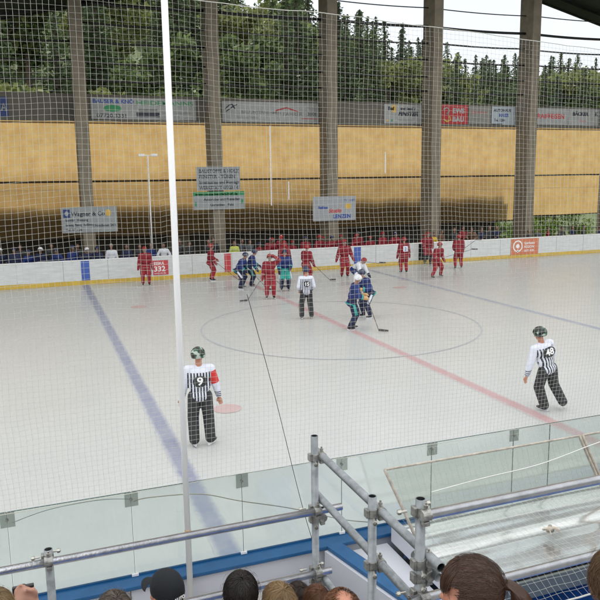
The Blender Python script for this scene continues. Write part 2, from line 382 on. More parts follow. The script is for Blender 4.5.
# ------------------------------------------------------------------ nets
def net_object(fn, nu, nv, r, name, label, rim=None, sides=3, skip=None):
    """square mesh netting: nu x nv cells over the surface fn(u, v)"""
    root = empty(name, (0, 0, 0), label=label, cat='net')
    s = MB()
    for i in range(nu+1): s.tube([fn(i/nu, j/nv) for j in range(nv+1)], r, sides, False)
    for j in range(nv+1): s.tube([fn(i/nu, j/nv) for i in range(nu+1)], r, sides, False)
    s.build('netting', M_['net'], root)
    return root
X0, X1 = -12.6, .2
def nzv(x, z, k): return noise.noise(Vector((x*.9, z*.9, k*7.3)))
def main_net(u, v):
    x = X0+(X1-X0)*u; top = 6.17-.045*max(0, x+7.9)
    zb = 1.99; z = zb+(top-zb)*v
    w = math.sin(math.pi*v)
    dx = .03*nzv(x, z, 1)*w+.010*noise.noise(Vector((x*4, z*4, 3)))
    dz = (.03*nzv(x, z, 2)+.010*math.sin(x*2.9+1+nzv(x, z, 4)*3)*v*w)+.009*noise.noise(Vector((x*5, z*5, 9)))
    if x < -8.05: dx += (-.03)*(-8.05-x)*(1-v)*w; dz += .03*(x+8.05)*w*v+.012*math.sin((x+8)*4+z)*w
    dy = -.10*w*(.6+nzv(x*.5, z*.5, 5))
    return (x+dx, -14.62+dy, z+dz)
root = net_object(main_net, 284, 93, .0011, 'safety_net', 'large white cord safety net hanging above the near boards')
MB().tube([main_net(i/90, 1) for i in range(91)], .0035, 6).build('head_rope', M_['net'], root)
MB().tube([main_net(i/90, 0) for i in range(91)], .003, 6).build('foot_rope', M_['net'], root)
# netting thrown over the bench canopy
def drape(u, v):
    prof = [(-14.66, 1.97), (-14.74, 1.6), (-14.86, 1.37), (-15.3, 1.34), (-15.8, 1.37), (-16.14, 1.38), (-16.36, 1.20)]
    t = v*(len(prof)-1); k = min(int(t), len(prof)-2); f = t-k
    y = prof[k][0]*(1-f)+prof[k+1][0]*f; z = prof[k][1]*(1-f)+prof[k+1][1]*f
    x = -5.98+5.1*u+.02*noise.noise(Vector((u*20, v*9, 1)))+.05*math.sin(v*6)+.10*v
    return (x, y+.015*noise.noise(Vector((u*18, v*8, 4))), z+.012*noise.noise(Vector((u*22, v*9, 8))))
root = net_object(drape, 74, 26, .0010, 'draped_net', 'white netting draped over the grey bench canopy')
MB().tube([drape(i/60, 1) for i in range(61)], .008, 6).build('border_rope', M_['net'], root)

# loose cords
def cord(pts, r, m, name, label, sub=8):
    P = [Vector(p) for p in pts]; out = []
    for i in range(len(P)-1):
        a, b, c, d = P[max(i-1, 0)], P[i], P[i+1], P[min(i+2, len(P)-1)]
        for k in range(sub):
            t = k/sub; out.append(.5*((2*b)+(-a+c)*t+(2*a-5*b+4*c-d)*t*t+(-a+3*b-3*c+d)*t**3))
    out.append(P[-1]); return tag(MB().tube(out, r, 6).build(name, m, None, True), label, 'cord')
cord([(-7.4, -14.78, 3.71), (-7.17, -14.78, 2.78), (-6.89, -14.78, 1.55), (-6.61, -14.80, .58)], .0028, M_['black_rope'], 'hanging_cord', 'thin black cord hanging slantwise in front of the net')
cord([(-8.43, -14.47, 1.84), (-8.28, -14.47, 1.85), (-7.82, -14.47, 1.80), (-7.43, -14.47, 1.66), (-6.92, -14.47, 1.49), (-6.38, -14.47, 1.27), (-6.0, -14.47, 1.16)], .0055, M_['rope'], 'hanging_cord', 'beige rope sagging behind the glass right of the white pole')
cord([(-9.45, -14.47, 1.83), (-9.14, -14.47, 1.895), (-8.72, -14.47, 1.905), (-8.43, -14.47, 1.86)], .003, M_['glass_edge'], 'hanging_cord', 'thin grey cord strung behind the glass between the two left clamp plates')

# ------------------------------------------------------------------ bench canopy, hood, clutter
def canopy_mat():
    m = mat('canopy_sheet', (.93, .93, .94), .15, .86, var=.03, vscale=3)
    b = m.node_tree.nodes['Principled BSDF']; b.inputs['Coat Weight'].default_value = 1; b.inputs['Coat Roughness'].default_value = .09
    b.inputs['Specular IOR Level'].default_value = .9
    N = m.node_tree.nodes; L = m.node_tree.links
    nz = N.new('ShaderNodeTexNoise'); nz.inputs['Scale'].default_value = 1.6; nz.inputs['Detail'].default_value = 1.5
    tc = N.new('ShaderNodeTexCoord'); mp = N.new('ShaderNodeMapping'); mp.inputs['Scale'].default_value = (.5, 2.2, 1)
    L.new(tc.outputs['Object'], mp.inputs[0]); L.new(mp.outputs[0], nz.inputs['Vector'])
    bp = N.new('ShaderNodeBump'); bp.inputs['Strength'].default_value = .22; bp.inputs['Distance'].default_value = .03
    L.new(nz.outputs[0], bp.inputs['Height']); L.new(bp.outputs[0], b.inputs['Normal']); L.new(bp.outputs[0], b.inputs['Coat Normal'])
    return m
cm = canopy_mat()
cp = empty('bench_canopy', (-5.95, -14.75, 1.2), label='low glossy grey canopy over the players bench beside the near boards', cat='canopy')
def can(u, v):
    x = 6.5*u; y = -.03-1.34*v
    z = .05+.010*math.sin(v*21+.3*math.sin(x*1.3))*(1-v)+.15*max(0, v-.50)
    return (x, y, z)
def can2(u, v): a = can(u, v); return (a[0], a[1], a[2]-.03)
s = MB(); s.grid(can, 60, 40); s.grid(can2, 60, 40)
s.build('roof_sheet', cm, cp, True)
MB().box(0, 6.5, -1.40, -1.372, -.06, .11).build('front_edge', mat('canopy_edge', (.13, .15, .14), .5), cp, bevel=.005)
MB().box(-.02, .0, -1.36, -.03, -.10, .05).build('side_edge', M_['near_board'], cp)
s = MB()
for x in (.08, 2.2, 4.3): s.box(x, x+.04, -1.33, -1.29, -1.0, -.02)
for x in (.08, 2.2, 4.3):
    o = MB().box(x, x+.04, -1.33, -1.29, -.75, -.02).build('leg', M_['galv'], cp)
    o = MB().box(x, x+.04, -.12, -.08, -.75, -.02).build('leg', M_['galv'], cp)
blue_floor = mat('blue_mat', (.015, .15, .60), .6, var=.15, vscale=5)
tag(MB().box(-6.4, 3, -17.58, -14.72, -.05, .45).build('bench_floor', blue_floor), kind='structure')
tag(MB().box(-6.15, .8, -14.95, -14.78, .45, .9).build('players_bench', mat('bench_wood', (.09, .10, .08), .6), None), 'dark low bench under the grey canopy', 'bench')
lid = MB()
lid.v = [Vector(q) for q in ((-6.50, -14.73, 1.06), (-5.99, -14.73, 1.06), (-5.99, -16.9, 1.06), (-6.06, -16.9, 1.06), (-6.50, -14.73, 1.0), (-5.99, -14.73, 1.0), (-5.99, -16.9, 1.0), (-6.06, -16.9, 1.0))]
lid.f = [[3, 2, 1, 0], [4, 5, 6, 7], [0, 1, 5, 4], [1, 2, 6, 5], [2, 3, 7, 6], [3, 0, 4, 7]]
tag(lid.build('low_counter', M_['near_board']), 'flat pale panel between the blue capped partition and the canopy', 'counter')
# curved clear hood with pale trim standing on the canopy behind the glass
hd = empty('plastic_hood', (-5.95, -14.85, 1.25), label='curved clear plastic hood with beige trim right of the scaffold corner', cat='hood')
def hood(u, v): # v 0 bottom .. 1 top
    a = v*1.25
    return (-.26*v+.12+(2.36)*u, -.17+.17*math.sin(a)*1.0, -.02+.68*v+.02*math.sin(3.1*v))
MB().grid(hood, 20, 12).build('sheet', M_['hood'], hd, True)
trim = mat('beige_trim', (.50, .45, .38), .7, var=.25, vscale=20)
MB().tube([hood(i/20, 1) for i in range(21)], .012, 8).build('trim', trim, hd, True)
MB().tube([hood(0, i/12) for i in range(13)], .016, 8).build('trim', trim, hd, True)
MB().tube([hood(1, i/12) for i in range(13)], .016, 8).build('trim', trim, hd, True)
hd2 = copy_tree(hd); hd2.location.x += 2.40; hd2['label'] = 'second clear plastic hood with beige trim, cut off by the right edge of the photo'
cord([(-5.60, -14.92, 1.62), (-5.0, -14.93, 1.67), (-4.3, -14.92, 1.70), (-3.6, -14.9, 1.80), (-3.2, -14.9, 1.86)], .005, M_['white_paint'], 'hanging_cord', 'white cord strung along the clear hood')
# crumpled wad lying on the netting
random.seed(3)
s = MB()
for k in range(7):
    a = random.uniform(0, 6.28); rr_ = random.uniform(0, .05)
    s.ball((rr_*math.cos(a), rr_*math.sin(a)*.8, .03+random.uniform(0, .035)), (random.uniform(.02, .04), random.uniform(.015, .035), random.uniform(.012, .03)), 7, 5, Matrix.Rotation(random.uniform(-.6, .6), 4, 'X'))
for k in range(5):
    a = random.uniform(0, 6.28); s.tube([(0, 0, .03), (.06*math.cos(a), .06*math.sin(a), .06), (.11*math.cos(a), .11*math.sin(a), .04)], .006, 5)
o = s.build('paper_wad', mat('crumpled_paper', (.58, .52, .44), .8, island=.35), None); o.location = (-4.72, -15.58, 1.33)
tag(o, 'crumpled whitish paper wad lying on the canopy netting', 'litter')

# ------------------------------------------------------------------ scaffold railing
sf = empty('scaffold_railing', (-7.47, -16.51, .85), label='galvanised scaffold tube railing with clamps around the stand corner', cat='railing')
def rel(p): return Vector(p)-Vector((-7.47, -16.51, .85))
def pipe(a, b, name, m='galv', r=.0242):
    a, b = rel(a), rel(b); d = (b-a).normalized()
    s = MB(); s.tube([a, b], r, 20, False)
    s.tube([a, b], r-.004, 20, False)
    n = 20
    for e, off in ((0, 0), (1, n)):
        o1 = e*n; o2 = 2*n+e*n
        for k in range(n): s.f.append([o1+k, o1+(k+1) % n, o2+(k+1) % n, o2+k])
    return s.build(name, M_[m], sf, True)
XA = -7.47
pipe((XA, -16.51, .85), (XA, -16.51, 3.03), 'post', 'galv_dull')
pipe((XA, -17.36, .87), (XA, -17.36, 2.98), 'post', 'galv_dull')
pipe((XA, -17.87, 1.2), (XA, -17.87, 3.19), 'post', 'galv_dull')
pipe((-9.15, -16.51, .85), (-9.15, -16.51, 2.58), 'post', 'galv_dull')
pipe((-12.0, -16.51, .85), (-12.0, -16.51, 2.58), 'post', 'galv_dull')
pipe((-5.0+2, -17.80, 1.2), (-5.0+2, -17.80, 3.2), 'post', 'galv_dull')
YR = -16.51+.05
pipe((-13, YR-.10, 2.525), (-7.30, YR-.10, 2.525), 'rail')
pipe((-13, YR-.10, 2.08), (-7.38, YR-.10, 2.08), 'rail')
pipe((-7.42, -16.40, 2.885), (-7.42, -17.98, 2.885), 'rail', 'galv_dull')
pipe((-7.42, -16.42, 2.575), (-7.42, -17.95, 2.575), 'rail', 'galv_dull')
pipe((-7.42, -16.42, 2.02), (-7.42, -17.95, 2.02), 'rail', 'galv_dull')
pipe((-7.46, -17.92, 3.13), (-2.6, -17.92, 3.13), 'rail')
pipe((-7.55, -17.92, 2.705), (-2.6, -17.92, 2.705), 'rail')
pipe((-7.40, -17.93, 2.80), (-7.40, -17.70, 2.80), 'rail', 'galv_dull', .022)
def coupler(p, axis, seed=0):
    """swivel coupler: two collars, hinge pins, bolt stud with nut"""
    random.seed(seed); c = rel(p); s = MB()
    s.tube([c+Vector((0, 0, -.024)), c+Vector((0, 0, .024))], .0295, 12)
    q = c+(Vector((0, -.05, 0)) if axis == 'X' else Vector((.05, 0, 0)))
    d = Vector((1, 0, 0)) if axis == 'X' else Vector((0, 1, 0))
    s.tube([q-d*.026, q+d*.022], .0295, 12)
    s.box(*(c.x-.042, c.x-.025, c.y-.018, c.y+.022, c.z-.024, c.z+.024))
    s.box(*(q.x-.016, q.x+.016, q.y-.016, q.y+.016, q.z-.052, q.z-.03))
    o = s.build('clamp', M_['clamp'], sf, bevel=.003)
    e = Vector((1, -.15, .05)) if axis == 'X' else Vector((.3, 1, .1)); e.normalize()
    for sg in (1, -1):
        b = c+Vector((0, 0, .012*sg))-e*(.03 if sg < 0 else 0)+Vector((0, .036 if axis == 'X' else 0, 0))
        t = MB(); t.tube([b+e*.02*sg, b+e*.070*sg], .0065, 8); t.tube([b+e*.05*sg, b+e*.066*sg], .013, 6); t.build('bolt', M_['clamp_bright'], o)
    t = MB(); t.tube([q+Vector((0, 0, .02)), q+Vector((0, 0, .062))], .006, 8); t.tube([q+Vector((0, 0, .036)), q+Vector((0, 0, .05))], .012, 6)
    t.build('bolt', M_['clamp_bright'], o)
for k, (p, a) in enumerate((((XA, -16.51, 2.885), 'Y'), ((XA, -16.51, 2.525), 'X'), ((XA, -16.51, 2.45), 'Y'), ((XA, -16.51, 2.08), 'X'), ((XA, -16.51, 2.0), 'Y'),
        ((XA, -17.36, 2.885), 'Y'), ((XA, -17.36, 2.575), 'Y'), ((XA, -17.87, 3.13), 'X'), ((XA, -17.87, 2.86), 'Y'), ((XA, -17.87, 2.79), 'Y'), ((XA, -17.87, 2.705), 'X'),
        ((-9.15, -16.51, 2.53), 'X'), ((-12.0, -16.51, 2.53), 'X'), ((-3.0, -17.80, 3.13), 'X'))): coupler(p, a, k)

# ------------------------------------------------------------------ far wall: columns, tarps, fascia, cables, roof
def roof_z(x): return 18.3-.228*abs(x-13.4)
colx = [-19.7, -13.15, -6.58, -.02, 6.48, 13.0, 19.72, 26.5, 33.0]
for i, x in enumerate(colx):
    wd = .29
    c = empty('concrete_column', (x, 15.5, 0), label='tall grey concrete column of the far wall, %s' % ['', 'beyond the left edge of the photo', 'leftmost one, behind the sign with the gold emblem', 'behind the two stacked grey notice boards', 'behind the single small white notice', 'between the small white notice and the red banner', 'behind the orange board advert, broadest in view', 'at the right edge of the photo', ''][i] if 0 < i < 8 else 'tall grey concrete column outside the view', cat='column', group='concrete columns of the far wall')
    MB().box(-wd, wd, 0, 1.25, 0, roof_z(x)-.1).build('shaft', M_['concrete'], c, bevel=.02)
    MB().box(-wd-.05, wd+.05, -.05, 1.3, roof_z(x)-.6, roof_z(x)-.12).build('capital', M_['dark_steel'], c)

def tarp_mat():
    m = bpy.data.materials.new('sunlit_tarp'); m.use_nodes = True; nt = m.node_tree; N = nt.nodes; L = nt.links
    N.remove(N['Principled BSDF']); out = N['Material Output']; tc = N.new('ShaderNodeTexCoord')
    n1 = N.new('ShaderNodeTexNoise'); n1.inputs['Scale'].default_value = .9; n1.inputs['Detail'].default_value = 8; n1.inputs['Roughness'].default_value = .6
    wv = N.new('ShaderNodeTexWave'); wv.bands_direction = 'X'; wv.inputs['Scale'].default_value = 9; wv.inputs['Distortion'].default_value = 1.5; wv.inputs['Detail'].default_value = 2
    wz = N.new('ShaderNodeTexWave'); wz.bands_direction = 'Z'; wz.inputs['Scale'].default_value = 6; wz.inputs['Distortion'].default_value = 3
    for n in (n1, wv, wz): L.new(tc.outputs['Object'], n.inputs['Vector'])
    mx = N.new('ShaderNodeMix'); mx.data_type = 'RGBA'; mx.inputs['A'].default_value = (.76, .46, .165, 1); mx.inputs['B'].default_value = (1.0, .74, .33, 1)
    n3 = N.new('ShaderNodeTexNoise'); n3.inputs['Scale'].default_value = 1.6; n3.inputs['Detail'].default_value = 3; L.new(tc.outputs['Object'], n3.inputs['Vector'])  # mottled brightness painted in, in place of dappled leaf light
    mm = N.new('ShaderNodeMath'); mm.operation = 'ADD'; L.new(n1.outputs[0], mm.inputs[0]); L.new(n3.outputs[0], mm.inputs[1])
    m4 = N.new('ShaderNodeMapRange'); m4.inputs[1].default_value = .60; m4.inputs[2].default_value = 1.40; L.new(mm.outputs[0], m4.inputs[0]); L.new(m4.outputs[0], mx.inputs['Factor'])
    m2 = N.new('ShaderNodeMix'); m2.data_type = 'RGBA'; m2.blend_type = 'MULTIPLY'; m2.inputs['Factor'].default_value = .10
    L.new(mx.outputs['Result'], m2.inputs['A']); L.new(wv.outputs[0], m2.inputs['B'])
    m3 = N.new('ShaderNodeMix'); m3.data_type = 'RGBA'; m3.blend_type = 'MULTIPLY'; m3.inputs['Factor'].default_value = .05
    L.new(m2.outputs['Result'], m3.inputs['A']); L.new(wz.outputs[0], m3.inputs['B'])
    t = N.new('ShaderNodeBsdfTranslucent'); d = N.new('ShaderNodeBsdfDiffuse')
    L.new(m3.outputs['Result'], t.inputs[0])
    dk = N.new('ShaderNodeMix'); dk.data_type = 'RGBA'; dk.blend_type = 'MULTIPLY'; dk.inputs['Factor'].default_value = 1; dk.inputs['B'].default_value = (.45, .42, .4, 1)
    L.new(m3.outputs['Result'], dk.inputs['A']); L.new(dk.outputs['Result'], d.inputs[0])
    ms = N.new('ShaderNodeMixShader'); ms.inputs[0].default_value = .88; L.new(d.outputs[0], ms.inputs[1]); L.new(t.outputs[0], ms.inputs[2])
    bp = N.new('ShaderNodeBump'); bp.inputs['Strength'].default_value = .35; bp.inputs['Distance'].default_value = .05
    L.new(n1.outputs[0], bp.inputs['Height']); L.new(bp.outputs[0], t.inputs['Normal']); L.new(bp.outputs[0], d.inputs['Normal'])
    L.new(ms.outputs[0], out.inputs[0]); return m
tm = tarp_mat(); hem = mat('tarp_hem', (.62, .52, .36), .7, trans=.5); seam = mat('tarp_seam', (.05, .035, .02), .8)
names = ['', 'outside the view', 'left of the column with the gold emblem sign', 'with the lamp post in front', 'with a bright slit down its middle', 'right of the small white notice', 'right of the red banner column', 'raised one at the right with green showing below', '']
for i in range(len(colx)-1):
    a, b = [-9.09+(q+9.09)*1.0476 for q in (colx[i]+.02, colx[i+1]-.02)]; zb = 2.08 if colx[i+1] > 25 else 1.82
    t = empty('tarp', ((a+b)/2, 18.60, 0), label='ochre sunlit tarp on the far wall, '+(names[i+1] or 'outside the view'), cat='tarp', group='ochre tarps between the far columns')
    h = (b-a)/2; sd_ = i*3.1
    def sh(u, v, lo, hi):
        x = -h+2*h*u; z = lo+(hi-lo)*v
        return (x, .03*math.sin(v*3.14)*noise.noise(Vector((x*.8+sd_, z*.6, 1)))+.03*noise.noise(Vector((x*3+sd_, z*.7, 5))), z+.03*math.sin(u*3.14)*(v-1)*0)
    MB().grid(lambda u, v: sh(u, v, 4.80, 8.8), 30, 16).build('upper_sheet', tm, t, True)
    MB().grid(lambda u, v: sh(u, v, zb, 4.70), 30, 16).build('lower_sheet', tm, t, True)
    MB().tube([(-h, -.05, 4.76+.02*math.sin(i)), (0, -.05, 4.73), (h, -.05, 4.76)], .035, 6).build('seam_cable', seam, t)
    MB().tube([(-h, -.05, zb), (0, -.05, zb-.03), (h, -.05, zb)], .04, 6).build('bottom_bar', seam, t)
    MB().box(-h, h, -.04, -.02, 7.72, 7.80).build('hem', hem, t)
    MB().box(-h, h, -.045, -.03, 4.05+.3*math.sin(i*2), 4.07+.3*math.sin(i*2)).build('hem', hem, t)
# white strips painted as sunlit slits in the tarps / lamp post
for x, z0, z1 in ((3.27, 3.3, 7.6), (4.3, 3.6, 4.6), (10.3, 5.0, 6.2)):
    tag(MB().box(x-.03, x+.03, 16.70, 16.72, z0, z1).build('painted_sun_slit', M_['white_paint']), 'white vertical strip painted as a sunlit slit on the tarp %s' % ({3.27: 'left of the small white notice, full height', 4.3: 'just left of the small white notice, short one', 10.3: 'between the small notice and red banner'}[x]), 'sun_slit')
lp = empty('lamp_post', (-3.42, 16.4, 0), label='thin white lamp post with two lamps against the tarp', cat='lamp post')
MB().tube([(0, 0, 0), (0, 0, 6.0)], [.05, .03], 10).build('post', M_['white_paint'], lp, True)
MB().tube([(-.3, 0, 6.02), (.3, 0, 6.02)], .02, 8).build('arm', M_['white_paint'], lp)
for sx in (-1, 1): MB().box(sx*.32-.16, sx*.32+.16, -.08, .08, 5.96, 6.10).build('lamp_head', M_['white_paint'], lp, bevel=.02)

fa = tag(MB().box(-30, 40, 16.82, 16.9, 7.70, 9.02).build('fascia_wall', M_['fascia']), 'grey brown fascia panel band above the ochre tarps', 'wall')
lev = 0
for i in range(len(colx)-1):
    a, b = colx[i]+.29, colx[i+1]-.29
    for k, z in enumerate((9.62, 10.45, 11.35, 12.25, 13.18, 14.2, 15.2)):
        if z > min(roof_z(a), roof_z(b))-.4: continue
        r = .075 if k == 4 else (.03 if k > 4 else .045); sg = .06+.05*noise.noise(Vector((i, k, 2)))
        z += .06*noise.noise(Vector((i*1.7, k*2.3, 7)))
        pts = [(a+(b-a)*t/8, 16.2, z-sg*4*(t/8)*(1-t/8)) for t in range(9)]
        side = ['', 'outside the view', 'left edge', 'second', 'third', 'fourth', 'fifth', 'rightmost', ''][i+1] if i < 8 else ''
        tag(MB().tube(pts, r, 8).build('steel_cable', M_['dark_steel'], None, True),
            '%s dark cable across the %s opening between columns, %s' % ('thick' if k == 4 else 'thin', names[i+1] and side, ['lowest', 'second lowest', 'middle', 'above the middle', 'upper', 'very high', 'topmost'][k]), 'cable', 'dark cables strung between the far columns')

# roof: dark corrugated sheets plus unseen translucent rows, added to light rink and stand
rf = empty('arena_roof', (13.4, 0, 18.3), label='dark gabled roof over the rink with added milky rows that let light in', cat='roof')
roof_m = mat('roof_sheet', (.022, .032, .026), .7)
skym = bpy.data.materials.new('added_milky_sheet'); skym.use_nodes = True
N = skym.node_tree.nodes; N.remove(N['Principled BSDF']); tb = N.new('ShaderNodeBsdfTranslucent'); tb.inputs[0].default_value = (.93, .95, .97, 1)
skym.node_tree.links.new(tb.outputs[0], N['Material Output'].inputs[0])
def slab(y0, y1, m, nm):
    for sg in (-1, 1):
        L_ = 46 if sg < 0 else 34
        s = MB(); s.grid(lambda u, v: (sg*L_*u, y0+(y1-y0)*v, -.228*L_*u), 1, 1)
        if m is roof_m: s.grid(lambda u, v: (sg*L_*u, y0+(y1-y0)*v, -.228*L_*u-.12), 1, 1)
        s.build(nm, m, rf)
slab(8.0, 19.5, roof_m, 'sheet')
y = 8.0
while y > -50:
    gap = .9 if y > -10 else .3
    slab(y-3.6+gap, y, skym, 'added_skylight'); slab(y-3.6, y-3.6+gap, roof_m, 'sheet'); y -= 3.6
for sg in (-1, 1):
    L_ = 46 if sg < 0 else 34
    MB().tube([(0, 19.45, -.08), (sg*L_, 19.45, -.228*L_-.08)], .14, 4).build('verge_beam', M_['dark_steel'], rf)
for yy in (9.5, 12.5, 15.0, 17.8):
    for sg in (-1, 1):
        L_ = 46 if sg < 0 else 34
        MB().tube([(0, yy, -.3), (sg*L_, yy, -.228*L_-.3)], .12, 4).build('rafter', M_['dark_steel'], rf)

# ------------------------------------------------------------------ banners and signs
sgn = mat('banner_white', (.34, .35, .34), .6, var=.08, vscale=3); dk = mat('print_dark', (.03, .035, .05), .6); bl = mat('print_blue', (.03, .08, .33), .6)
gr = mat('print_green', (.04, .26, .10), .6); rd = mat('print_red', (.50, .04, .04), .6); gd = mat('print_gold', (.62, .40, .06), .6); gy = mat('print_grey', (.18, .19, .19), .6)
def banner(x0, x1, z0, z1, y, m, label, name='banner', items=(), parent_y=None, rot=0):
    b = empty(name, (x0, y, z0), label=label, cat='sign'); W, H = x1-x0, z1-z0
    MB().box(0, W, -.02, 0, 0, H).build('panel', m, b, bevel=.004)
    for it in items:
        k = it[0]
        if k == 't':
            _, txt, u, v, sz, mm, kw = it; lo = lettering(txt, sz*H, mm, facing(u*W, -.025, v*H), b, **kw)
            lim = .975      # keep the line inside its panel and clear of what stands to its right
            for o2 in items:
                if o2 is it: continue
                if o2[0] == 't' and o2[2] > u and abs(o2[3]-v) < .17: lim = min(lim, o2[2]-.02)
                if o2[0] == 'e' and o2[1]-o2[3] > u and abs(o2[2]-v) < .2: lim = min(lim, o2[1]-o2[3]-.015)
            xm = max(q.co.x for q in lo.data.vertices); 
            if xm > lim*W:
                kx = (lim-u)*W/(xm-u*W)
                for q in lo.data.vertices: q.co.x = u*W+(q.co.x-u*W)*kx
        elif k == 'b': _, u0_, u1_, v0_, v1_, mm = it; MB().box(u0_*W, u1_*W, -.026, -.021, v0_*H, v1_*H).build('block', mm, b)
        elif k == 'e': _, u, v, ru, rv, mm = it; MB().ball((u*W, -.024, v*H), (ru*W, .004, rv*H), 20, 8).build('emblem', mm, b)
        elif k == 'l': _, pts, r, mm = it; MB().tube([(p[0]*W, -.026, p[1]*H) for p in pts], r, 4).build('emblem', mm, b)
    return b
K = dict(bold=.01)
YF = 16.8
navyp = mat('print_navy', (.015, .04, .16), .5)
banner(-10.9, -9.86, 7.85, 8.78, YF, navyp, 'dark blue banner cut off at the left edge of the photo', items=[('l', [(.72, .3), (.82, .7), (.92, .3)], .05, sgn), ('l', [(.76, .45), (.9, .45)], .04, sgn)])
banner(-6.05, -.75, 7.82, 8.88, YF, sgn, 'white banner with green and blue lettering left of the white pole', items=[
    ('t', 'BAUSER & KNÖ', .02, .74, .24, bl, dict(bold=.008, sx=1.25)), ('t', 'HEIDEMANNS', .42, .68, .30, gr, dict(bold=.004, sx=1.5)),
    ('e', .20, .50, .085, .16, gr), ('t', '258', .145, .42, .22, gd, dict(bold=.012, sx=1.2)),
    ('t', '07720.3331', .05, .08, .24, dk, dict(bold=.006, sx=1.25)), ('b', .44, .62, .38, .50, gy), ('b', .42, .64, .12, .34, dk), ('t', 'Garten- u. Landschaftsbau', .66, .3, .14, gy, {}), ('t', 'Telefon 26 35', .68, .1, .14, gy, {})])
banner(.65, 6.15, 7.78, 8.85, YF, sgn, 'white banner with a red roof outline and phone number, second from left', items=[
    ('l', [(.03, .62), (.07, .8), (.10, .86), (.13, .62)], .035, dk), ('l', [(.04, .5), (.12, .78), (.15, .84)], .03, dk),
    ('t', 'BAUUNTERNEHMEN', .19, .42, .20, gy, dict(bold=.004, sx=1.2)), ('t', 'Hoch- und Tiefbau', .14, .18, .15, gy, {}),
    ('l', [(.55, .48), (.55, .6), (.66, .74), (.78, .56)], .035, rd), ('t', 'FAHRER', .62, .34, .26, gy, dict(bold=.004, sx=1.15)), ('t', '3101', .88, .36, .27, dk, dict(bold=.006, sx=1.1)), ('t', 'TEL. 07', .87, .72, .16, gy, {}), ('b', .82, .99, .2, .23, rd)])
banner(10.25, 12.75, 7.82, 8.92, YF, sgn, 'white banner with a yellow square and bold italic lettering', items=[
    ('b', .20, .31, .58, .96, gd), ('t', 'Bad', .10, .70, .24, dk, dict(bold=.015)), ('t', 'und Sanitär', .42, .72, .20, dk, dict(bold=.012)),
    ('t', 'FINSTER', .36, .42, .28, dk, dict(bold=.02, shear=.3, sx=1.15)), ('t', 'Haustechnik', .35, .14, .18, gy, {}), ('e', .08, .16, .03, .06, gd), ('e', .2, .16, .03, .06, gr)])
redb = mat('banner_red', (.42, .02, .025), .5)
banner(14.05, 15.90, 7.85, 8.97, YF, redb, 'deep red banner with yellow swirl and white lettering', items=[
    ('t', 'EWS', .42, .58, .34, sgn, dict(bold=.02, sx=1.1)), ('t', 'BAU', .42, .14, .34, sgn, dict(bold=.02, sx=1.1)), ('l', [(.06, .75), (.2, .85), (.3, .7), (.2, .5)], .05, sgn), ('l', [(.08, .25), (.2, .12), (.34, .2), (.3, .42)], .06, gd)])
banner(16.0, 17.55, 7.88, 8.94, YF, mat('banner_grey', (.24, .235, .21), .7), 'dull grey banner with thin reddish writing right of the red one', items=[('t', 'Gasthof am', .08, .58, .22, rd, dict(shear=.3)), ('t', 'Tannenhof', .12, .24, .20, gy, {})])
banner(17.62, 19.35, 7.86, 8.94, YF, mat('banner_blue_grey', (.40, .46, .50), .6), 'pale blue banner with dark lines of print beside a column', items=[
    ('t', 'AUTOHAUS', .08, .72, .2, dk, dict(bold=.01, sx=1.1)), ('t', 'MAIER', .3, .44, .24, bl, dict(bold=.01)), ('t', 'Tel. 1284', .1, .18, .2, dk, dict(bold=.008)), ('b', .0, .45, .0, .06, dk)])
banner(20.95, 23.45, 7.90, 8.92, YF, sgn, 'white banner with red lettering RAIFFEISEN at the right', items=[('t', 'RAIFFEISEN', .03, .38, .40, rd, dict(bold=.012, sx=1.05))])
banner(23.5, 25.95, 7.90, 8.92, YF, sgn, 'white banner with small black print at the right edge', items=[('t', 'BÄCKER', .12, .6, .3, dk, dict(bold=.02, sx=1.1)), ('t', 'K', .86, .6, .3, dk, dict(bold=.02)), ('t', 'Frische', .35, .2, .2, rd, {})])
sg2 = mat('notice_board', (.29, .31, .31), .6, var=.07, vscale=4)
YS = 15.44
def lines(rows, mm, v0, dv, sz, u=.06, **kw): return [('t', t, u, v0-dv*i, sz, mm, kw) for i, t in enumerate(rows)]
banner(-7.83, -5.22, 2.28, 3.52, YS, sg2, 'pale notice board with blue logo and gold emblem at lower left', 'notice_board', items=[
    ('b', .03, .15, .60, .92, navyp), ('e', .09, .76, .04, .11, sg2), ('t', 'Wagner & Co', .17, .66, .23, dk, dict(bold=.008, sx=1.1)), ('e', .84, .76, .05, .14, gd)]
    + lines(['Sanitär  Heizung', 'Beratung  Planung   Ausführung', 'Tel. 07 - 26'], dk, .46, .19, .13, bold=.004)+[('t', 'Notdienst 24 h', .58, .22, .14, dk, dict(bold=.004))])
banner(-1.17, 1.15, 4.20, 5.40, YS-.0, sg2, 'upper of two stacked grey notice boards with dense print', 'notice_board', items=lines(['BAUSTOFFE & HOLZ', 'FENSTER - TÜREN', 'Innenausbau und Montage', 'WERKSTATT 07723 / 41'], dk, .76, .235, .19, bold=.008, sx=1.05))
banner(-1.37, 1.36, 3.22, 4.14, YS, sg2, 'lower of two stacked grey notice boards with green header', 'notice_board', items=[
    ('b', 0, 1, .78, 1, gr), ('t', 'www.malerbetrieb-hof.de', .04, .80, .18, sg2, dict(bold=.006, sx=1.3)), ('t', 'Anstriche und Fassaden', .2, .50, .22, dk, dict(bold=.005)), ('t', 'Gerüstbau   Putz', .32, .2, .2, dk, dict(bold=.005)), ('b', .03, .06, .2, .45, gr), ('b', .93, .97, .3, .55, gr)])
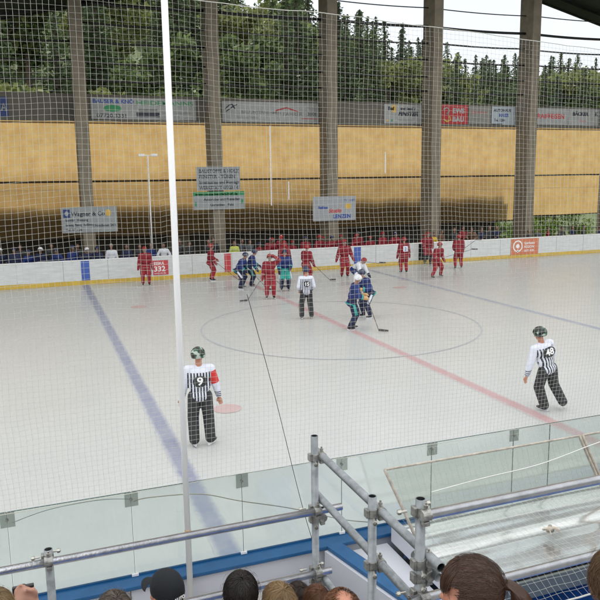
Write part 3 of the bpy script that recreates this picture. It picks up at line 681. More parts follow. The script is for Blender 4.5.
banner(5.22, 7.80, 2.42, 3.76, YS, mat('notice_white', (.34, .36, .37), .6, var=.06), 'single small white notice with red and blue lettering on a column', 'notice_board', items=[
    ('t', 'Radio', .1, .66, .24, bl, dict(bold=.008)), ('t', 'Musikhaus', .12, .50, .16, bl, dict(bold=.01)), ('t', 'Studio', .36, .34, .22, rd, dict(bold=.01, shear=.3)), ('t', 'LENZEN', .46, .10, .22, bl, dict(bold=.012)), ('t', 'TV - HIFI', .72, .78, .14, bl, {}), ('e', .82, .58, .07, .12, gd), ('e', .82, .58, .045, .08, rd)])

# ------------------------------------------------------------------ outside: hillside, trees, added building that shades the tarps
def hill(x, y):
    s = max(.30, min(1, (62-x+.25*(y-60))/75)); s = s*s*(3-2*s)
    return max(0, y-32)*(.06+.42*s)*min(1, max(0, y-32)/20)
hm = mat('grass_slope', (.10, .13, .05), .9, var=.35, vscale=.25)
tag(MB().grid(lambda u, v: (-160+420*u, 20+220*v, hill(-160+420*u, 20+220*v)-.04), 60, 40).build('hillside', hm, None, True), kind='structure')
sb = empty('added_shade_building', (-8, 19.6, 0), label='low dark building added close behind the tarps to shade their lower part', cat='building')  # unseen, added to cast shade on the lower tarps
wm = mat('dark_timber', (.03, .028, .022), .9, var=.3, vscale=2, stretch=(6, 1, 1))
MB().box(-24, 28.2, 0, 3.0, -.05, 5.15).build('wall', wm, sb)
MB().box(-24.3, 28.5, -.1, 3.3, 5.15, 5.25).build('roof', M_['dark_steel'], sb)
for x in (-14, -4, 6, 16): MB().box(x, x+1.2, -.03, .0, .0, 2.05).build('door', M_['fascia'], sb)

def leafquad(s, p, sz, rnd, droop=0):
    a = Vector((rnd.gauss(0, 1), rnd.gauss(0, 1), rnd.gauss(0, .5))).normalized(); b = a.orthogonal().normalized()
    b.rotate(Matrix.Rotation(rnd.uniform(0, 6.28), 3, a)); c = a.cross(b)
    n = len(s.v); q = sz*rnd.uniform(.6, 1.3)
    s.v += [p+b*q, p+c*q*.55, p-b*q*.8, p-c*q*.55]; s.f.append([n, n+1, n+2, n+3])
def make_conifer(seed, H, W, m):
    rnd = random.Random(seed)
    root = empty('conifer_tree', (0, 0, 0))
    MB().tube([(0, 0, -.5), (.04*H*.1, 0, H*.5), (0, 0, H*.98)], [.018*H, .011*H, .002*H], 7).build('trunk', M_['bark'], root)
    s = MB(); z = H*.10; 
    while z < H*.985:
        f = 1-(z/H); rad = W*(f**1.0)*rnd.uniform(.75, 1.12)+.12; nb = max(4, int(5+5*f))
        a0 = rnd.uniform(0, 6.28)
        for k in range(nb):
            a = a0+6.283*k/nb+rnd.uniform(-.3, .3); L = rad*rnd.uniform(.65, 1.15)
            d = Vector((math.cos(a), math.sin(a), 0)); npt = max(3, int(L*8.5))
            for q in range(npt):
                t = (q+.6)/npt; sp = .22*L*(1-t*.7)
                p = Vector((0, 0, z))+d*L*t+Vector((rnd.uniform(-sp, sp), rnd.uniform(-sp, sp), -.34*L*t*t-.1*t+rnd.uniform(-.12, .12)))
                leafquad(s, p, .17+.16*f, rnd)
        z += H*.022*(.6+f*.8)+.07
    s.build('crown', m, root)
    return root
def make_broadleaf(seed, H, W, m):
    rnd = random.Random(seed); root = empty('broadleaf_tree', (0, 0, 0)); tr = MB()
    tr.tube([(0, 0, -.4), (.1, .05, H*.3), (0, .1, H*.62)], [.022*H, .015*H, .008*H], 8)
    s = MB(); cl = []
    for k in range(26):
        t = rnd.uniform(.22, .95); rad = W*math.sin(math.pi*min(1, (t-.1)/.95))**.6*rnd.uniform(.25, 1); a = rnd.uniform(0, 6.28)
        cl.append((Vector((rad*math.cos(a), rad*math.sin(a), H*t)), rnd.uniform(.16, .30)*W*1.3))
    tr.tube([(0, .1, H*.6), (0, 0, H*.9)], [.008*H, .002*H], 5)
    for c, r in cl[:9]: tr.tube([(0, .05, max(H*.15, c.z-H*.22)), c], [.008*H, .002*H], 5)
    for c, r in cl:
        for q in range(150):
            d = Vector((rnd.gauss(0, 1), rnd.gauss(0, 1), rnd.gauss(0, .8))).normalized()
            leafquad(s, c+d*r*rnd.uniform(.35, 1.08), .27, rnd)
    tr.build('trunk', M_['bark'], root); s.build('crown', m, root)
    return root
protoC = [make_conifer(1, 20, 3.4, M_['conifer']), make_conifer(2, 20, 2.8, M_['conifer2']), make_conifer(3, 20, 3.9, M_['conifer'])]
protoB = [make_broadleaf(4, 12, 3.6, M_['leaf']), make_broadleaf(5, 12, 3.2, M_['leaf2']), make_broadleaf(6, 12, 4.0, M_['leaf'])]
used = {}
CX, CY = -9.09, -20.6
def put(proto, x, y, h, base, label, group, rnd, wide=1):
    o = proto if id(proto) not in used else copy_tree(proto); used[id(proto)] = 1
    o.location = (x, y, hill(x, y)-.1); k = h/base; o.scale = (k*wide, k*wide, k); o.rotation_euler = (0, 0, rnd.uniform(0, 6.28))
    tag(o, label, 'tree', group)
rnd = random.Random(11)
def top_limit(x, y):
    """skyline seen over the far wall: the wood thins out and drops towards the right"""
    az = math.degrees(math.atan2(x-CX, y-CY))-20.5
    if az > 13: e = 9.6-(az-13)*.10
    elif az > 8.5: e = 11.2-(az-8.5)*.33
    elif az > 1.5: e = 14.0-(az-1.5)*.32
    else: e = 15.5+(1.5-az)*.5
    return 4.69+math.tan(R(e))*math.hypot(x-CX, y-CY)
for (y, n, hmin, hmax) in ((46, 11, 14, 19), (58, 13, 15, 21), (72, 14, 16, 23), (88, 15, 17, 24), (104, 16, 18, 25)):
    for i in range(n):
        d = y-CY; az = R(-4+48*(i+.5)/n+rnd.uniform(-1.4, 1.4)); x = CX+math.tan(az)*d; yy = y+rnd.uniform(-5, 5)
        h = rnd.uniform(hmin, hmax); lim = top_limit(x, yy)-hill(x, yy)+rnd.uniform(-2.6, .4)
        if az > R(20): h = min(h, lim) if y < 100 else lim
        if h < 5: continue
        if rnd.random() < .66: put(protoC[rnd.randrange(3)], x, yy, h, 20, 'dark conifer in the wood rising behind the far wall', 'conifers of the wooded hillside', rnd, rnd.uniform(1.15, 1.9))
        else: put(protoB[rnd.randrange(3)], x, yy, min(h, 15), 12, 'rounded broadleaf tree in the wood behind the far wall', 'broadleaf trees of the wooded hillside', rnd, 1.1)
for (y, n) in ((52, 13), (64, 16), (76, 18), (90, 20), (108, 22)):
    for i in range(n):
        az = R(19+28*(i+.5)/n+rnd.uniform(-1, 1)); x = CX+math.tan(az)*(y-CY); yy = y+rnd.uniform(-4, 4)
        h = top_limit(x, yy)-hill(x, yy)-abs(rnd.gauss(0, 2.2))+.3
        if h < 5: continue
        if rnd.random() < .7: put(protoC[rnd.randrange(3)], x, yy, h, 20, 'dark conifer in the wood rising behind the far wall', 'conifers of the wooded hillside', rnd, rnd.uniform(1.3, 2.1))
        else: put(protoB[rnd.randrange(3)], x, yy, min(h, 14), 12, 'rounded broadleaf tree in the wood behind the far wall', 'broadleaf trees of the wooded hillside', rnd, 1.3)
for (y, n, hmin, hmax) in ((26.5, 8, 8.6, 11.0), (34, 11, 8.5, 11.5)):
    for i in range(n):
        az = R(-4+47*(i+.5)/n+rnd.uniform(-1.5, 1.5)); x = CX+math.tan(az)*(y-CY)
        h = rnd.uniform(hmin, hmax)-(1.0 if az > R(28) else 0)
        put(protoB[rnd.randrange(3)], x, y+rnd.uniform(-1.5, 1.5), h, 12, 'light green broadleaf tree just behind the far wall', 'broadleaf trees just behind the far wall', rnd, 1.15)
# leafy shrubs seen under the raised tarp at the right
def make_shrub(seed, m):
    rnd = random.Random(seed); root = empty('leafy_shrub'); s = MB(); t = MB()
    for k in range(5): a = rnd.uniform(0, 6.28); t.tube([(0, 0, -.1), (.5*math.cos(a), .5*math.sin(a), 1.6)], [.04, .01], 5)
    for k in range(12):
        c = Vector((rnd.uniform(-1, 1), rnd.uniform(-.8, .8), rnd.uniform(.4, 2.4)))
        for q in range(90):
            d = Vector((rnd.gauss(0, 1), rnd.gauss(0, 1), rnd.gauss(0, 1))).normalized(); leafquad(s, c+d*.55*rnd.uniform(.4, 1), .10, rnd)
    t.build('stem', M_['bark'], root); s.build('foliage', m, root); return root
sh = make_shrub(9, leaf_mat('bright_shrub_leaves', (.22, .34, .07), .5))
for i, (x, y, k) in enumerate(((20.9, 21.5, 1), (22.0, 23, 1.15), (24.4, 22, .95), (27.2, 23.5, 1.2), (29.8, 23.0, 1.0))):
    o = sh if i == 0 else copy_tree(sh); o.location = (x, y, -.05); o.scale = (k,)*3; o.rotation_euler = (0, 0, i*1.3)
    tag(o, 'bright green leafy shrub outside, seen under the raised tarp', 'shrub', 'shrubs outside under the raised tarp')

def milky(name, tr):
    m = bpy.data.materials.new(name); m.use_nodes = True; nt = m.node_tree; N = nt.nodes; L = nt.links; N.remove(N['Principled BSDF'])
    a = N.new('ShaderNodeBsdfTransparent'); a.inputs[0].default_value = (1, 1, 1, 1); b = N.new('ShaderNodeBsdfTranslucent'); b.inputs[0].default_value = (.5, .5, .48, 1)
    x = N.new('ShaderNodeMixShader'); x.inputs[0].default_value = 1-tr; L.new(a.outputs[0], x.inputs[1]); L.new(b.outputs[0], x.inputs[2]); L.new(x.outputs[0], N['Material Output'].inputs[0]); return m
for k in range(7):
    MB().box(-24, 28.2, -.02, .0, 5.26+.11*k, 5.37+.11*k-.004).build('graded_shade_strip', milky('milky_strip', .12+.12*k), sb)  # added strips, clearer with height, soften the shade edge on the tarps

# ------------------------------------------------------------------ people
def ik(a, b, l1, l2, hint):
    a = Vector(a); b = Vector(b); d = b-a; L = min(d.length, (l1+l2)*.998)
    if L < 1e-5: d = Vector((0, 0, -1)); L = .1
    u = d.normalized(); x = (l1*l1-l2*l2+L*L)/(2*L); h = math.sqrt(max(0, l1*l1-x*x))
    hv = Vector(hint); hv = (hv-u*hv.dot(u))
    if hv.length < 1e-4: hv = u.orthogonal()
    return a+u*x+hv.normalized()*h, a+u*L
def skeleton(p):
    """local frame: faces +Y, right hand at +X; p = pose"""
    S = {}
    lean = R(p.get('lean', 0)); side = R(p.get('side', 0)); tw = R(p.get('twist', 0)); hip = Vector(p.get('hip', (0, 0, .97)))
    U = Matrix.Translation(hip) @ Matrix.Rotation(tw, 4, 'Z') @ Matrix.Rotation(-lean, 4, 'X') @ Matrix.Rotation(side, 4, 'Y')
    S['U'] = U; S['hip'] = hip
    S['H'] = U @ Matrix.Translation((0, .0, .590)) @ Matrix.Rotation(R(p.get('head_yaw', 0)), 4, 'Z') @ Matrix.Rotation(R(p.get('head_pitch', 0)+p.get('lean', 0)*.6), 4, 'X')
    for s, k in ((-1, 'L'), (1, 'R')):
        sh = U @ Vector((s*.182, 0, .448)); hand = Vector(p.get('hand'+k, (s*.27, .06, .78)))
        if p.get('hand_local'): hand = U @ (hand-Vector((0, 0, .97)))
        S['el'+k], S['wr'+k] = ik(sh, hand, .29, .26, p.get('elbow'+k, (s*.6, -1, -.2))); S['sh'+k] = sh
        hp = hip+Matrix.Rotation(tw*.4, 3, 'Z') @ Vector((s*.095, 0, -.03)); ft = Vector(p.get('foot'+k, (s*.13, 0, .09)))
        S['kn'+k], S['an'+k] = ik(hp, ft, .43, .42, p.get('knee'+k, (s*.12, 1, 0))); S['hp'+k] = hp
        S['fy'+k] = R(p.get('fyaw'+k, -s*8))
    return S
def limb(mb, a, b, ra, rb, n=6):
    a = Vector(a); b = Vector(b)
    mb.tube([a.lerp(b, i/n) for i in range(n+1)], [ra+(rb-ra)*i/n for i in range(n+1)], 12)
    mb.ball(a, ra, 12, 8); mb.ball(b, rb, 12, 8)
def head_shape(b, H, s=1.0):
    b.ball((0, -.012, .135), (.076, .094, .098), 18, 12, H); b.ball((0, .024, .055), (.056, .060, .066), 14, 9, H)
    b.ball((0, .055, .018), (.028, .026, .024), 10, 7, H)                      # chin
    b.ball((0, .088, .096), (.013, .020, .028), 8, 6, H); b.ball((0, .101, .082), (.016, .015, .013), 8, 6, H)   # nose
    b.ball((0, .078, .135), (.052, .016, .014), 10, 6, H)                      # brow
    b.ball((0, .083, .052), (.024, .012, .007), 8, 5, H); b.ball((0, .081, .040), (.021, .012, .008), 8, 5, H)   # lips
    for s_ in (-1, 1):
        b.ball((s_*.045, .056, .085), (.026, .026, .026), 8, 6, H)
        b.ball((s_*.080, -.008, .100), (.011, .020, .032), 8, 6, H)
def person(name, label, cat, pose, outfit, loc, rz, voxel=.018, group=None, tilt=(0, 0), scale=1, fingers=False):
    root = empty('person', loc, rz, label, 'person', group); root.rotation_euler = (R(tilt[0]), R(tilt[1]), rz); root.scale = (scale,)*3
    S = skeleton(pose); U, H = S['U'], S['H']; o = outfit; hip = S['hip']
    b = MB()
    b.ball((0, 0, 0), (.15, .105, .12), 14, 9, U); b.ball((0, 0, .16), (.13, .095, .15), 14, 9, U); b.ball((0, 0, .33), (.165, .11, .16), 14, 9, U)
    limb(b, U @ Vector((0, -.01, .45)), H @ Vector((0, -.005, .04)), .058, .052)
    head_shape(b, H)
    for k, s in (('L', -1), ('R', 1)):
        limb(b, U @ Vector((s*.10, 0, .46)), S['sh'+k], .055, .055, 3)
        limb(b, S['sh'+k], S['el'+k], .050, .040); limb(b, S['el'+k], S['wr'+k], .040, .027)
        limb(b, S['hp'+k], S['kn'+k], .085, .058); limb(b, S['kn'+k], S['an'+k], .056, .038)
        d = (S['wr'+k]-S['el'+k]).normalized()
        if not o.get('glove'):
            side = d.cross(Vector((0, 1, 0)))
            if side.length < .2: side = d.cross(Vector((1, 0, 0)))
            side.normalize(); nrm = d.cross(side); pw = S['wr'+k]
            limb(b, pw, pw+d*.075, .026, .030)
            for q, (off, ln) in enumerate(((-.030, .062), (-.010, .072), (.010, .068), (.029, .052))):
                a = pw+d*.085+side*off; m1 = a+d*ln*.5+nrm*.008; m2 = m1+d*ln*.4+nrm*.022
                r_ = .0095 if fingers else .011
                b.tube([a-d*.03, a, m1, m2], [r_, r_, r_*.95, r_*.8], 8); b.ball(m2, r_*.8, 8, 5)
            a = pw+d*.03-side*.028; b.tube([a, a-side*.022+d*.03, a-side*.026+d*.058+nrm*.012], [.012, .0115, .010], 8)
    fused(b, 'body', o.get('skin', M_['skin']), voxel if not fingers else .0085, root, 3 if not fingers else 2)
    for s in (-1, 1):
        e = MB().ball((s*.030, .0735, .100), (.009, .006, .006), 8, 6, H).build('eye', M_['black_gloss'], root, True)
    pad = o.get('pad', .0)
    # top
    t = MB(); 
    t.ball((0, 0, .36), (.185+pad*.9, .125+pad*.8, .17), 18, 10, U); t.ball((0, 0, .16), (.165+pad*.8, .12+pad*.8, .18), 16, 10, U); t.ball((0, 0, -.02+o.get('hem', 0)), (.17+pad*.7, .125+pad*.7, .12), 16, 10, U)
    for k, s in (('L', -1), ('R', 1)):
        limb(t, U @ Vector((s*.055, -.005, .482)), S['sh'+k], .050+pad*.5, .066+pad, 4)
        w2 = S['el'+k].lerp(S['wr'+k], .9)
        limb(t, S['sh'+k], S['el'+k], .064+pad, .056+pad*.6); limb(t, S['el'+k], w2, .056+pad*.6, .042+pad*.3)
    fused(t, 'jersey' if cat == 'player' else 'shirt', o['top'], voxel, root)
    # legs
    if o.get('band'):
        MB().tube([U @ Vector(((.165+pad)*math.cos(6.2832*i/24), (.128+pad)*math.sin(6.2832*i/24), -.10)) for i in range(25)], .020, 6).build('hem_band', o['band'], root, True)
        for k in 'LR':
            a, c = S['el'+k], S['wr'+k]; MB().tube([a.lerp(c, .35), a.lerp(c, .55)], [.068+pad*.45, .064+pad*.45], 14, False).build('sleeve_band', o['band'], root, True)
    if o.get('shorts'):
        t = MB(); t.ball((0, 0, -.02), (.21, .165, .13), 14, 9, Matrix.Translation(hip))
        for k in 'LR': limb(t, S['hp'+k], S['hp'+k].lerp(S['kn'+k], .88), (.135 if pad > .03 else .115), .122)
        fused(t, 'shorts', o['shorts'], voxel, root)
        for k in 'LR':
            t = MB(); limb(t, S['kn'+k], S['kn'+k].lerp(S['an'+k],   .85), .098, .078); t.ball(S['kn'+k]+Vector((0, .035, 0)), .082, 10, 7)
            fused(t, 'sock', o['sock'], voxel, root)
            if o.get('stripe'):
                sg = -1 if k == 'L' else 1; a, c = S['hp'+k], S['kn'+k]
                MB().tube([a.lerp(c, .15)+Vector((sg*.115, .01, 0)), a.lerp(c, .95)+Vector((sg*.105, .01, 0))], .045, 8).build('side_stripe', o['stripe'], root, True)
    else:
        t = MB(); t.ball((0, 0, -.0), (.165, .125, .12), 14, 9, Matrix.Translation(hip))
        for k in 'LR': limb(t, S['hp'+k], S['kn'+k], .112, .098); limb(t, S['kn'+k], S['an'+k]+Vector((0, 0, .015)), .098, .088)
        fused(t, 'trousers', o['legs'], voxel, root)
    for k, s in (('L', -1), ('R', 1)):
        F = Matrix.Translation(S['an'+k]) @ Matrix.Rotation(S['fy'+k], 4, 'Z')
        t = MB(); t.ball((0, .06, -.035), (.045, .135, .036), 14, 8, F); t.ball((0, -.01, .0), (.048, .058, .075), 12, 8, F)
        fused(t, 'skate' if o.get('skate') else 'shoe', o.get('boot', M_['black_gloss']), min(voxel, .014), root, 2)
        sk = [c for c in root.children if c.name.startswith('skate')]
        if o.get('skate'):
            MB().box(-.012, .012, -.07, .17, -.095, -.055, F).build('blade_holder', M_['white_helmet'], sk[-1])
            MB().box(-.003, .003, -.09, .19, -.115, -.09, F).build('blade', M_['steel'], sk[-1])
        if o.get('glove'):
            d = (S['wr'+k]-S['el'+k]).normalized(); t = MB(); limb(t, S['wr'+k]-d*.07, S['wr'+k]+d*.05, .068, .060)
            for q in range(4):
                a = S['wr'+k]+d*.07+Vector(((q-1.5)*.024, 0, 0)); t.tube([a, a+d*.06+Vector((0, .01, -.01))], .016, 6); t.ball(a+d*.06+Vector((0, .01, -.01)), .016, 6, 4)
            limb(t, S['wr'+k]+d*.0, S['wr'+k]+d*.05+Vector((-s*.05, .02, 0)), .025, .020, 2)
            fused(t, 'glove', o['glove'], .012, root, 1)
    if o.get('helmet'):
        t = MB(); n0 = 0
        def shell(u, v):
            a = 2*math.pi*u; front = max(0, math.sin(a))    # +Y front
            el = R(88)*(1-v)+v*R(-26+44*front**.7)
            return H @ Vector((.108*math.cos(el)*math.cos(a), -.012+.128*math.cos(el)*math.sin(a), .135+.122*math.sin(el)))
        t.grid(shell, 28, 12)
        he = t.build('helmet', o['helmet'], root, True); so_ = he.modifiers.new('s', 'SOLIDIFY'); so_.thickness = .012
        v = MB(); v.grid(lambda u, v_: H @ Vector((.088*math.cos(R(35+110*u)), -.005+.118*math.sin(R(35+110*u)), .135+.01-.075*v_)), 12, 3)
        v.build('visor', M_['clip'], he, True)
        r_ = MB(); 
        for s in (-1, 0, 1): r_.tube([H @ Vector((s*.035, .095, .205)), H @ Vector((s*.045, .0, .25)), H @ Vector((s*.035, -.105, .19))], .006, 6)
        r_.build('ridge', o.get('ridge', o['helmet']), he, True)
    elif o.get('hair'):
        t = MB(); t.ball((0, -.025, .150), (.084, .095, .098), 16, 10, H)
        fused(t, 'hair', o['hair'], .014, root, 1)
    root['_'] = 1; del root['_']
    return root, S
def stick(root_loc, rz, grip, end, label, taped=True, bdir=1):
    """grip, end in the holder's frame"""
    M = Matrix.Translation(root_loc) @ Matrix.Rotation(rz, 4, 'Z')
    a, c = M @ Vector(grip), M @ Vector(end); c.z = max(c.z, .02)
    st = empty('hockey_stick', a, 0, label, 'hockey stick', 'hockey sticks in play'); d = c-a
    MB().tube([(0, 0, 0), d], .011, 6).build('shaft', M_['stick'], st)
    u = Vector((d.x, d.y, 0)); u = u.normalized() if u.length > .01 else Vector((1, 0, 0)); s = u.cross(Vector((0, 0, 1)))*bdir*.35
    f = (u+s).normalized()*.30; q = MB()
    n = [d+Vector((0, 0, -.005)), d+Vector((0, 0, .07)), d+f+Vector((0, 0, .055)), d+f+Vector((0, 0, -.005))]
    th = f.cross(Vector((0, 0, 1))).normalized()*.008
    q.v = [p-th for p in n]+[p+th for p in n]; q.f = [[0, 1, 2, 3], [7, 6, 5, 4], [0, 4, 5, 1], [1, 5, 6, 2], [2, 6, 7, 3], [3, 7, 4, 0]]
    q.build('blade', M_['stick'], st)
    if taped: MB().tube([-d*.0, d*.09], .018, 6).build('grip_tape', M_['tape'], st)
    return st
M_['pale_red'] = mat('pale_red_band', (.42, .16, .16), .7)
RED = dict(band=M_['pale_red'], top=M_['red_jersey'], shorts=M_['red_pants'], sock=M_['red_sock'], helmet=M_['red_helmet'], glove=M_['red_pants'], skate=1, pad=.055, hem=-.07)
BLUE = dict(band=M_['teal'], top=M_['blue_jersey'], shorts=M_['navy'], sock=M_['navy'], helmet=M_['dark_helmet'], glove=M_['navy'], skate=1, pad=.055, hem=-.07)
FZ = .115
def feet(l, r): return dict(footL=(*l, FZ), footR=(*r, FZ))
def cell(text, S, m, root, size=.26, z=.20, y=-.215, sx=1):
    Mx = S['U'] @ Matrix.Translation((0, y, z)) @ Matrix.Rotation(R(90), 4, 'X')
    return lettering(text, size, m, Mx, root, name='number', bold=.005, align='CENTER', sx=sx)
ready = dict(lean=32, hip=(0, -.10, .86), handL=(-.10, .42, .92), handR=(.20, .30, .80), kneeL=(-.3, 1, 0), kneeR=(.3, 1, 0), head_pitch=-10, **feet((-.22, .02), (.22, .02)))
relaxed = dict(lean=8, hip=(0, -.02, .94), handL=(-.18, .30, .98), handR=(.26, .22, .88), **feet((-.16, 0), (.16, .04)))
armsdown = dict(lean=4, hip=(0, 0, .96), handL=(-.33, .08, .78), handR=(.33, .08, .78), **feet((-.14, 0), (.14, 0)))
stride = dict(lean=22, hip=(0, 0, .90), handL=(-.34, .18, .85), handR=(.20, .36, .92), **feet((-.30, .08), (.32, -.14)))
def P(label, pose, outfit, x, y, deg, **kw): return person('person', label, 'player', pose, outfit, (x, y, 0), R(deg), **kw)
# facing: 0 = looks away (+Y), 180 = towards the stand, 90 = towards -X, -90 = towards +X
P('red player standing alone by the far boards, leftmost player on the ice', armsdown, RED, -4.5, 11.7, 175)
r, S = P('red player at far boards right of the white pole, stick out to the right', relaxed, RED, -1.42, 11.9, -100)
stick((-1.42, 11.9, 0), R(-100), (.26, .2, .95), (.15, 1.3, .02), 'stick held out to the right by the red player near the far boards')
P('crouching blue player, left one of a pair beside the central group', ready, dict(BLUE, stripe=M_['white_cloth']), -.82, 8.9, -120)
stick((-.82, 8.9, 0), R(-120), (.1, .35, .95), (.25, 1.3, .02), 'stick of the crouching blue player pair, left one')
P('crouching blue player, right one of a pair beside the central group', dict(ready, lean=24, hip=(0, -.06, .90)), dict(BLUE, stripe=M_['teal']), -.28, 9.2, -105)
stick((-.28, 9.2, 0), R(-105), (.1, .35, .95), (.3, 1.45, .02), 'stick of the right crouching blue player, reaching to the red player')
P('red player raising one arm to his helmet in the middle of the rink', dict(armsdown, handL=(-.16, .16, 1.72), elbowL=(-1, .3, -.2)), RED, -.45, 5.85, 165)
stick((-.45, 5.85, 0), R(165), (.36, .08, .82), (.95, .5, .02), 'stick hanging from the hand of the red player with raised arm')
P('blue player in teal and white shorts standing right of the arm-raising red player', relaxed, dict(BLUE, shorts=M_['teal'], stripe=M_['white_cloth']), .75, 7.5, 170)
P('red player with white number, left of the red trio before the bench', armsdown, RED, 1.62, 9.9, 10)
r, S = P('red player turned away, right of the red trio before the bench', relaxed, RED, 2.35, 9.1, -60)
stick((2.35, 9.1, 0), R(-60), (.24, .2, .9), (.35, 1.35, .02), 'stick lying out to the right of the red trio')
r, S = P('red player in the middle of the red trio, farthest back', armsdown, RED, 2.1, 11.4, 185); cell('7', S, M_['white_cloth'], r)
P('bulky red player at the far boards left of the right blue stripe', dict(armsdown, handL=(-.40, .12, .85), handR=(.40, .12, .85), hip=(0, 0, .93)), dict(RED, pad=.06), 4.75, 10.2, 170, scale=1.04)
P('goalkeeper in white and blue bending low behind the two blue players', dict(lean=62, hip=(0, -.2, .70), handL=(-.30, .45, .38), handR=(.30, .45, .42), kneeL=(-.5, 1, 0), kneeR=(.5, 1, 0), **feet((-.30, .05), (.30, .05))),
  dict(top=M_['white_cloth'], shorts=M_['blue_jersey'], sock=M_['white_cloth'], helmet=M_['red_helmet'], glove=M_['navy'], skate=1, pad=.05, hem=-.03), 4.35, 7.9, -150)
stick((4.6, 8.6, 0), R(-90), (.0, .2, .95), (.0, 1.2, .80), 'stick held level in front of the far boards beside the bulky red player')
BW = dict(BLUE, stripe=M_['white_cloth'])
wh_h = dict(BLUE, helmet=M_['white_helmet'], glove=M_['tan_glove'], shorts=M_['navy'], stripe=M_['white_cloth'])
P('blue player with white helmet and tan gloves near the red centre line', dict(lean=14, hip=(0, -.02, .93), handL=(-.02, .38, 1.10), handR=(.24, .36, 1.04), head_pitch=-18, footL=(-.12, .02, FZ), footR=(.14, -.12, FZ)), dict(wh_h, stripe=M_['teal']), .06, -.85, -105)
P('blue player with dark helmet bending toward the white-helmeted blue player', dict(lean=26, hip=(0, -.06, .90), handL=(-.14, .40, 1.02), handR=(.10, .42, 1.0), head_pitch=-14, footL=(-.20, .02, FZ), footR=(.18, .06, FZ)), dict(BW, helmet=M_['dark_helmet'], ridge=M_['white_helmet'], glove=M_['tan_glove']), 1.36, .72, 95)
stick((.06, -.85, 0), R(-105), (.10, .42, 1.08), (.45, .75, .03), 'tan taped stick held by the blue player with the white helmet', bdir=-1)
r, S = P('red player with white square number on his back, facing the far boards', armsdown, RED, 8.05, 10.3, -8); 
MB().box(-.12, .12, -.222, -.212, .13, .40, S['U']).build('number_patch', M_['white_cloth'], r); cell('2', S, M_['blue_mark'], r, .22, .18, -.226)
P('red player in dark socks at the open gate of the far boards', relaxed, dict(RED, sock=M_['black_cloth']), 10.93, 12.9, 170)
P('red player striding with legs apart, right of the red player with white number', dict(stride, footL=(-.30, .02, FZ), footR=(.34, .10, FZ)), RED, 8.6, 8.2, 195)
stick((8.6, 8.2, 0), R(195), (-.28, .2, .95), (-1.6, .75, 1.28), 'stick pointing up to the right from the striding red player')
P('red player gliding upright, rightmost player near the far boards', relaxed, RED, 11.4, 10.55, -20)
stick((11.4, 10.55, 0), R(-20), (.25, .2, .98), (.95, .35, 1.45), 'short stick raised to the right by the rightmost red player')

# officials
def referee_cloth(name, patch=True):
    m = bpy.data.materials.new(name); m.use_nodes = True; nt = m.node_tree; N = nt.nodes; L = nt.links; b = N['Principled BSDF']; b.inputs['Roughness'].default_value = .75
    tc = N.new('ShaderNodeTexCoord'); sp = N.new('ShaderNodeSeparateXYZ'); L.new(tc.outputs['Object'], sp.inputs[0])
    def mth(op, a, bb=None, v=None):
        n = N.new('ShaderNodeMath'); n.operation = op; L.new(a, n.inputs[0])
        if bb is not None: L.new(bb, n.inputs[1])
        if v is not None: n.inputs[1].default_value = v
        return n.outputs[0]
    st = mth('GREATER_THAN', mth('SINE', mth('MULTIPLY', sp.outputs[0], v=2*math.pi/.050)), v=.05)
    ins = mth('LESS_THAN', mth('ABSOLUTE', sp.outputs[0]), v=.205)
    zz = mth('LESS_THAN', sp.outputs[2], v=1.385)
    body = mth('MULTIPLY', mth('MULTIPLY', st, ins), zz)
    cuff = mth('MULTIPLY', mth('MULTIPLY', mth('GREATER_THAN', mth('SINE', mth('MULTIPLY', sp.outputs[2], v=2*math.pi/.036)), v=0), mth('GREATER_THAN', mth('ABSOLUTE', sp.outputs[0]), v=.205)), mth('LESS_THAN', sp.outputs[2], v=1.0))
    tot = mth('MAXIMUM', body, cuff)
    mx = N.new('ShaderNodeMix'); mx.data_type = 'RGBA'; mx.inputs['A'].default_value = (.74, .76, .86, 1); mx.inputs['B'].default_value = (.015, .017, .025, 1)
    L.new(tot, mx.inputs['Factor']); L.new(mx.outputs['Result'], b.inputs['Base Color'])
    nz = N.new('ShaderNodeTexNoise'); nz.inputs['Scale'].default_value = 9; L.new(tc.outputs['Object'], nz.inputs['Vector'])
    bp = N.new('ShaderNodeBump'); bp.inputs['Strength'].default_value = .5; bp.inputs['Distance'].default_value = .03; L.new(nz.outputs[0], bp.inputs['Height']); L.new(bp.outputs[0], b.inputs['Normal'])
    return m
stripes = referee_cloth('striped_shirt')
def camo():
    m = mat('green_black_helmet', (.03, .10, .05), .22); N = m.node_tree.nodes; L = m.node_tree.links; b = N['Principled BSDF']
    tc = N.new('ShaderNodeTexCoord'); nz = N.new('ShaderNodeTexNoise'); nz.inputs['Scale'].default_value = 11; nz.inputs['Detail'].default_value = 1
    cr = N.new('ShaderNodeValToRGB'); cr.color_ramp.interpolation = 'CONSTANT'; e = cr.color_ramp.elements
    e[0].color = (.012, .014, .014, 1); e[1].position = .50; e[1].color = (.02, .10, .05, 1); e2 = cr.color_ramp.elements.new(.60); e2.color = (.45, .50, .45, 1)
    L.new(tc.outputs['Object'], nz.inputs['Vector']); L.new(nz.outputs[0], cr.inputs[0]); L.new(cr.outputs[0], b.inputs['Base Color']); return m
REF = dict(top=stripes, legs=M_['black_cloth'], helmet=camo(), skate=1, pad=.022, hem=.0, skin=M_['skin_warm'])
def oval(S, root, txt, z=.30, w=.150, size=.18):
    n = MB(); n.grid(lambda u, v: S['U'] @ Vector((w*v*math.cos(6.2832*u), -.164+.10*(w*v*math.cos(6.2832*u))**2*4+.0, z+.100*v*math.sin(6.2832*u))), 32, 6)
    n.build('number_oval', M_['black_cloth'], root, True)
    cell(txt, S, M_['white_paint'], root, size, z-.058, -.174, 1.05)
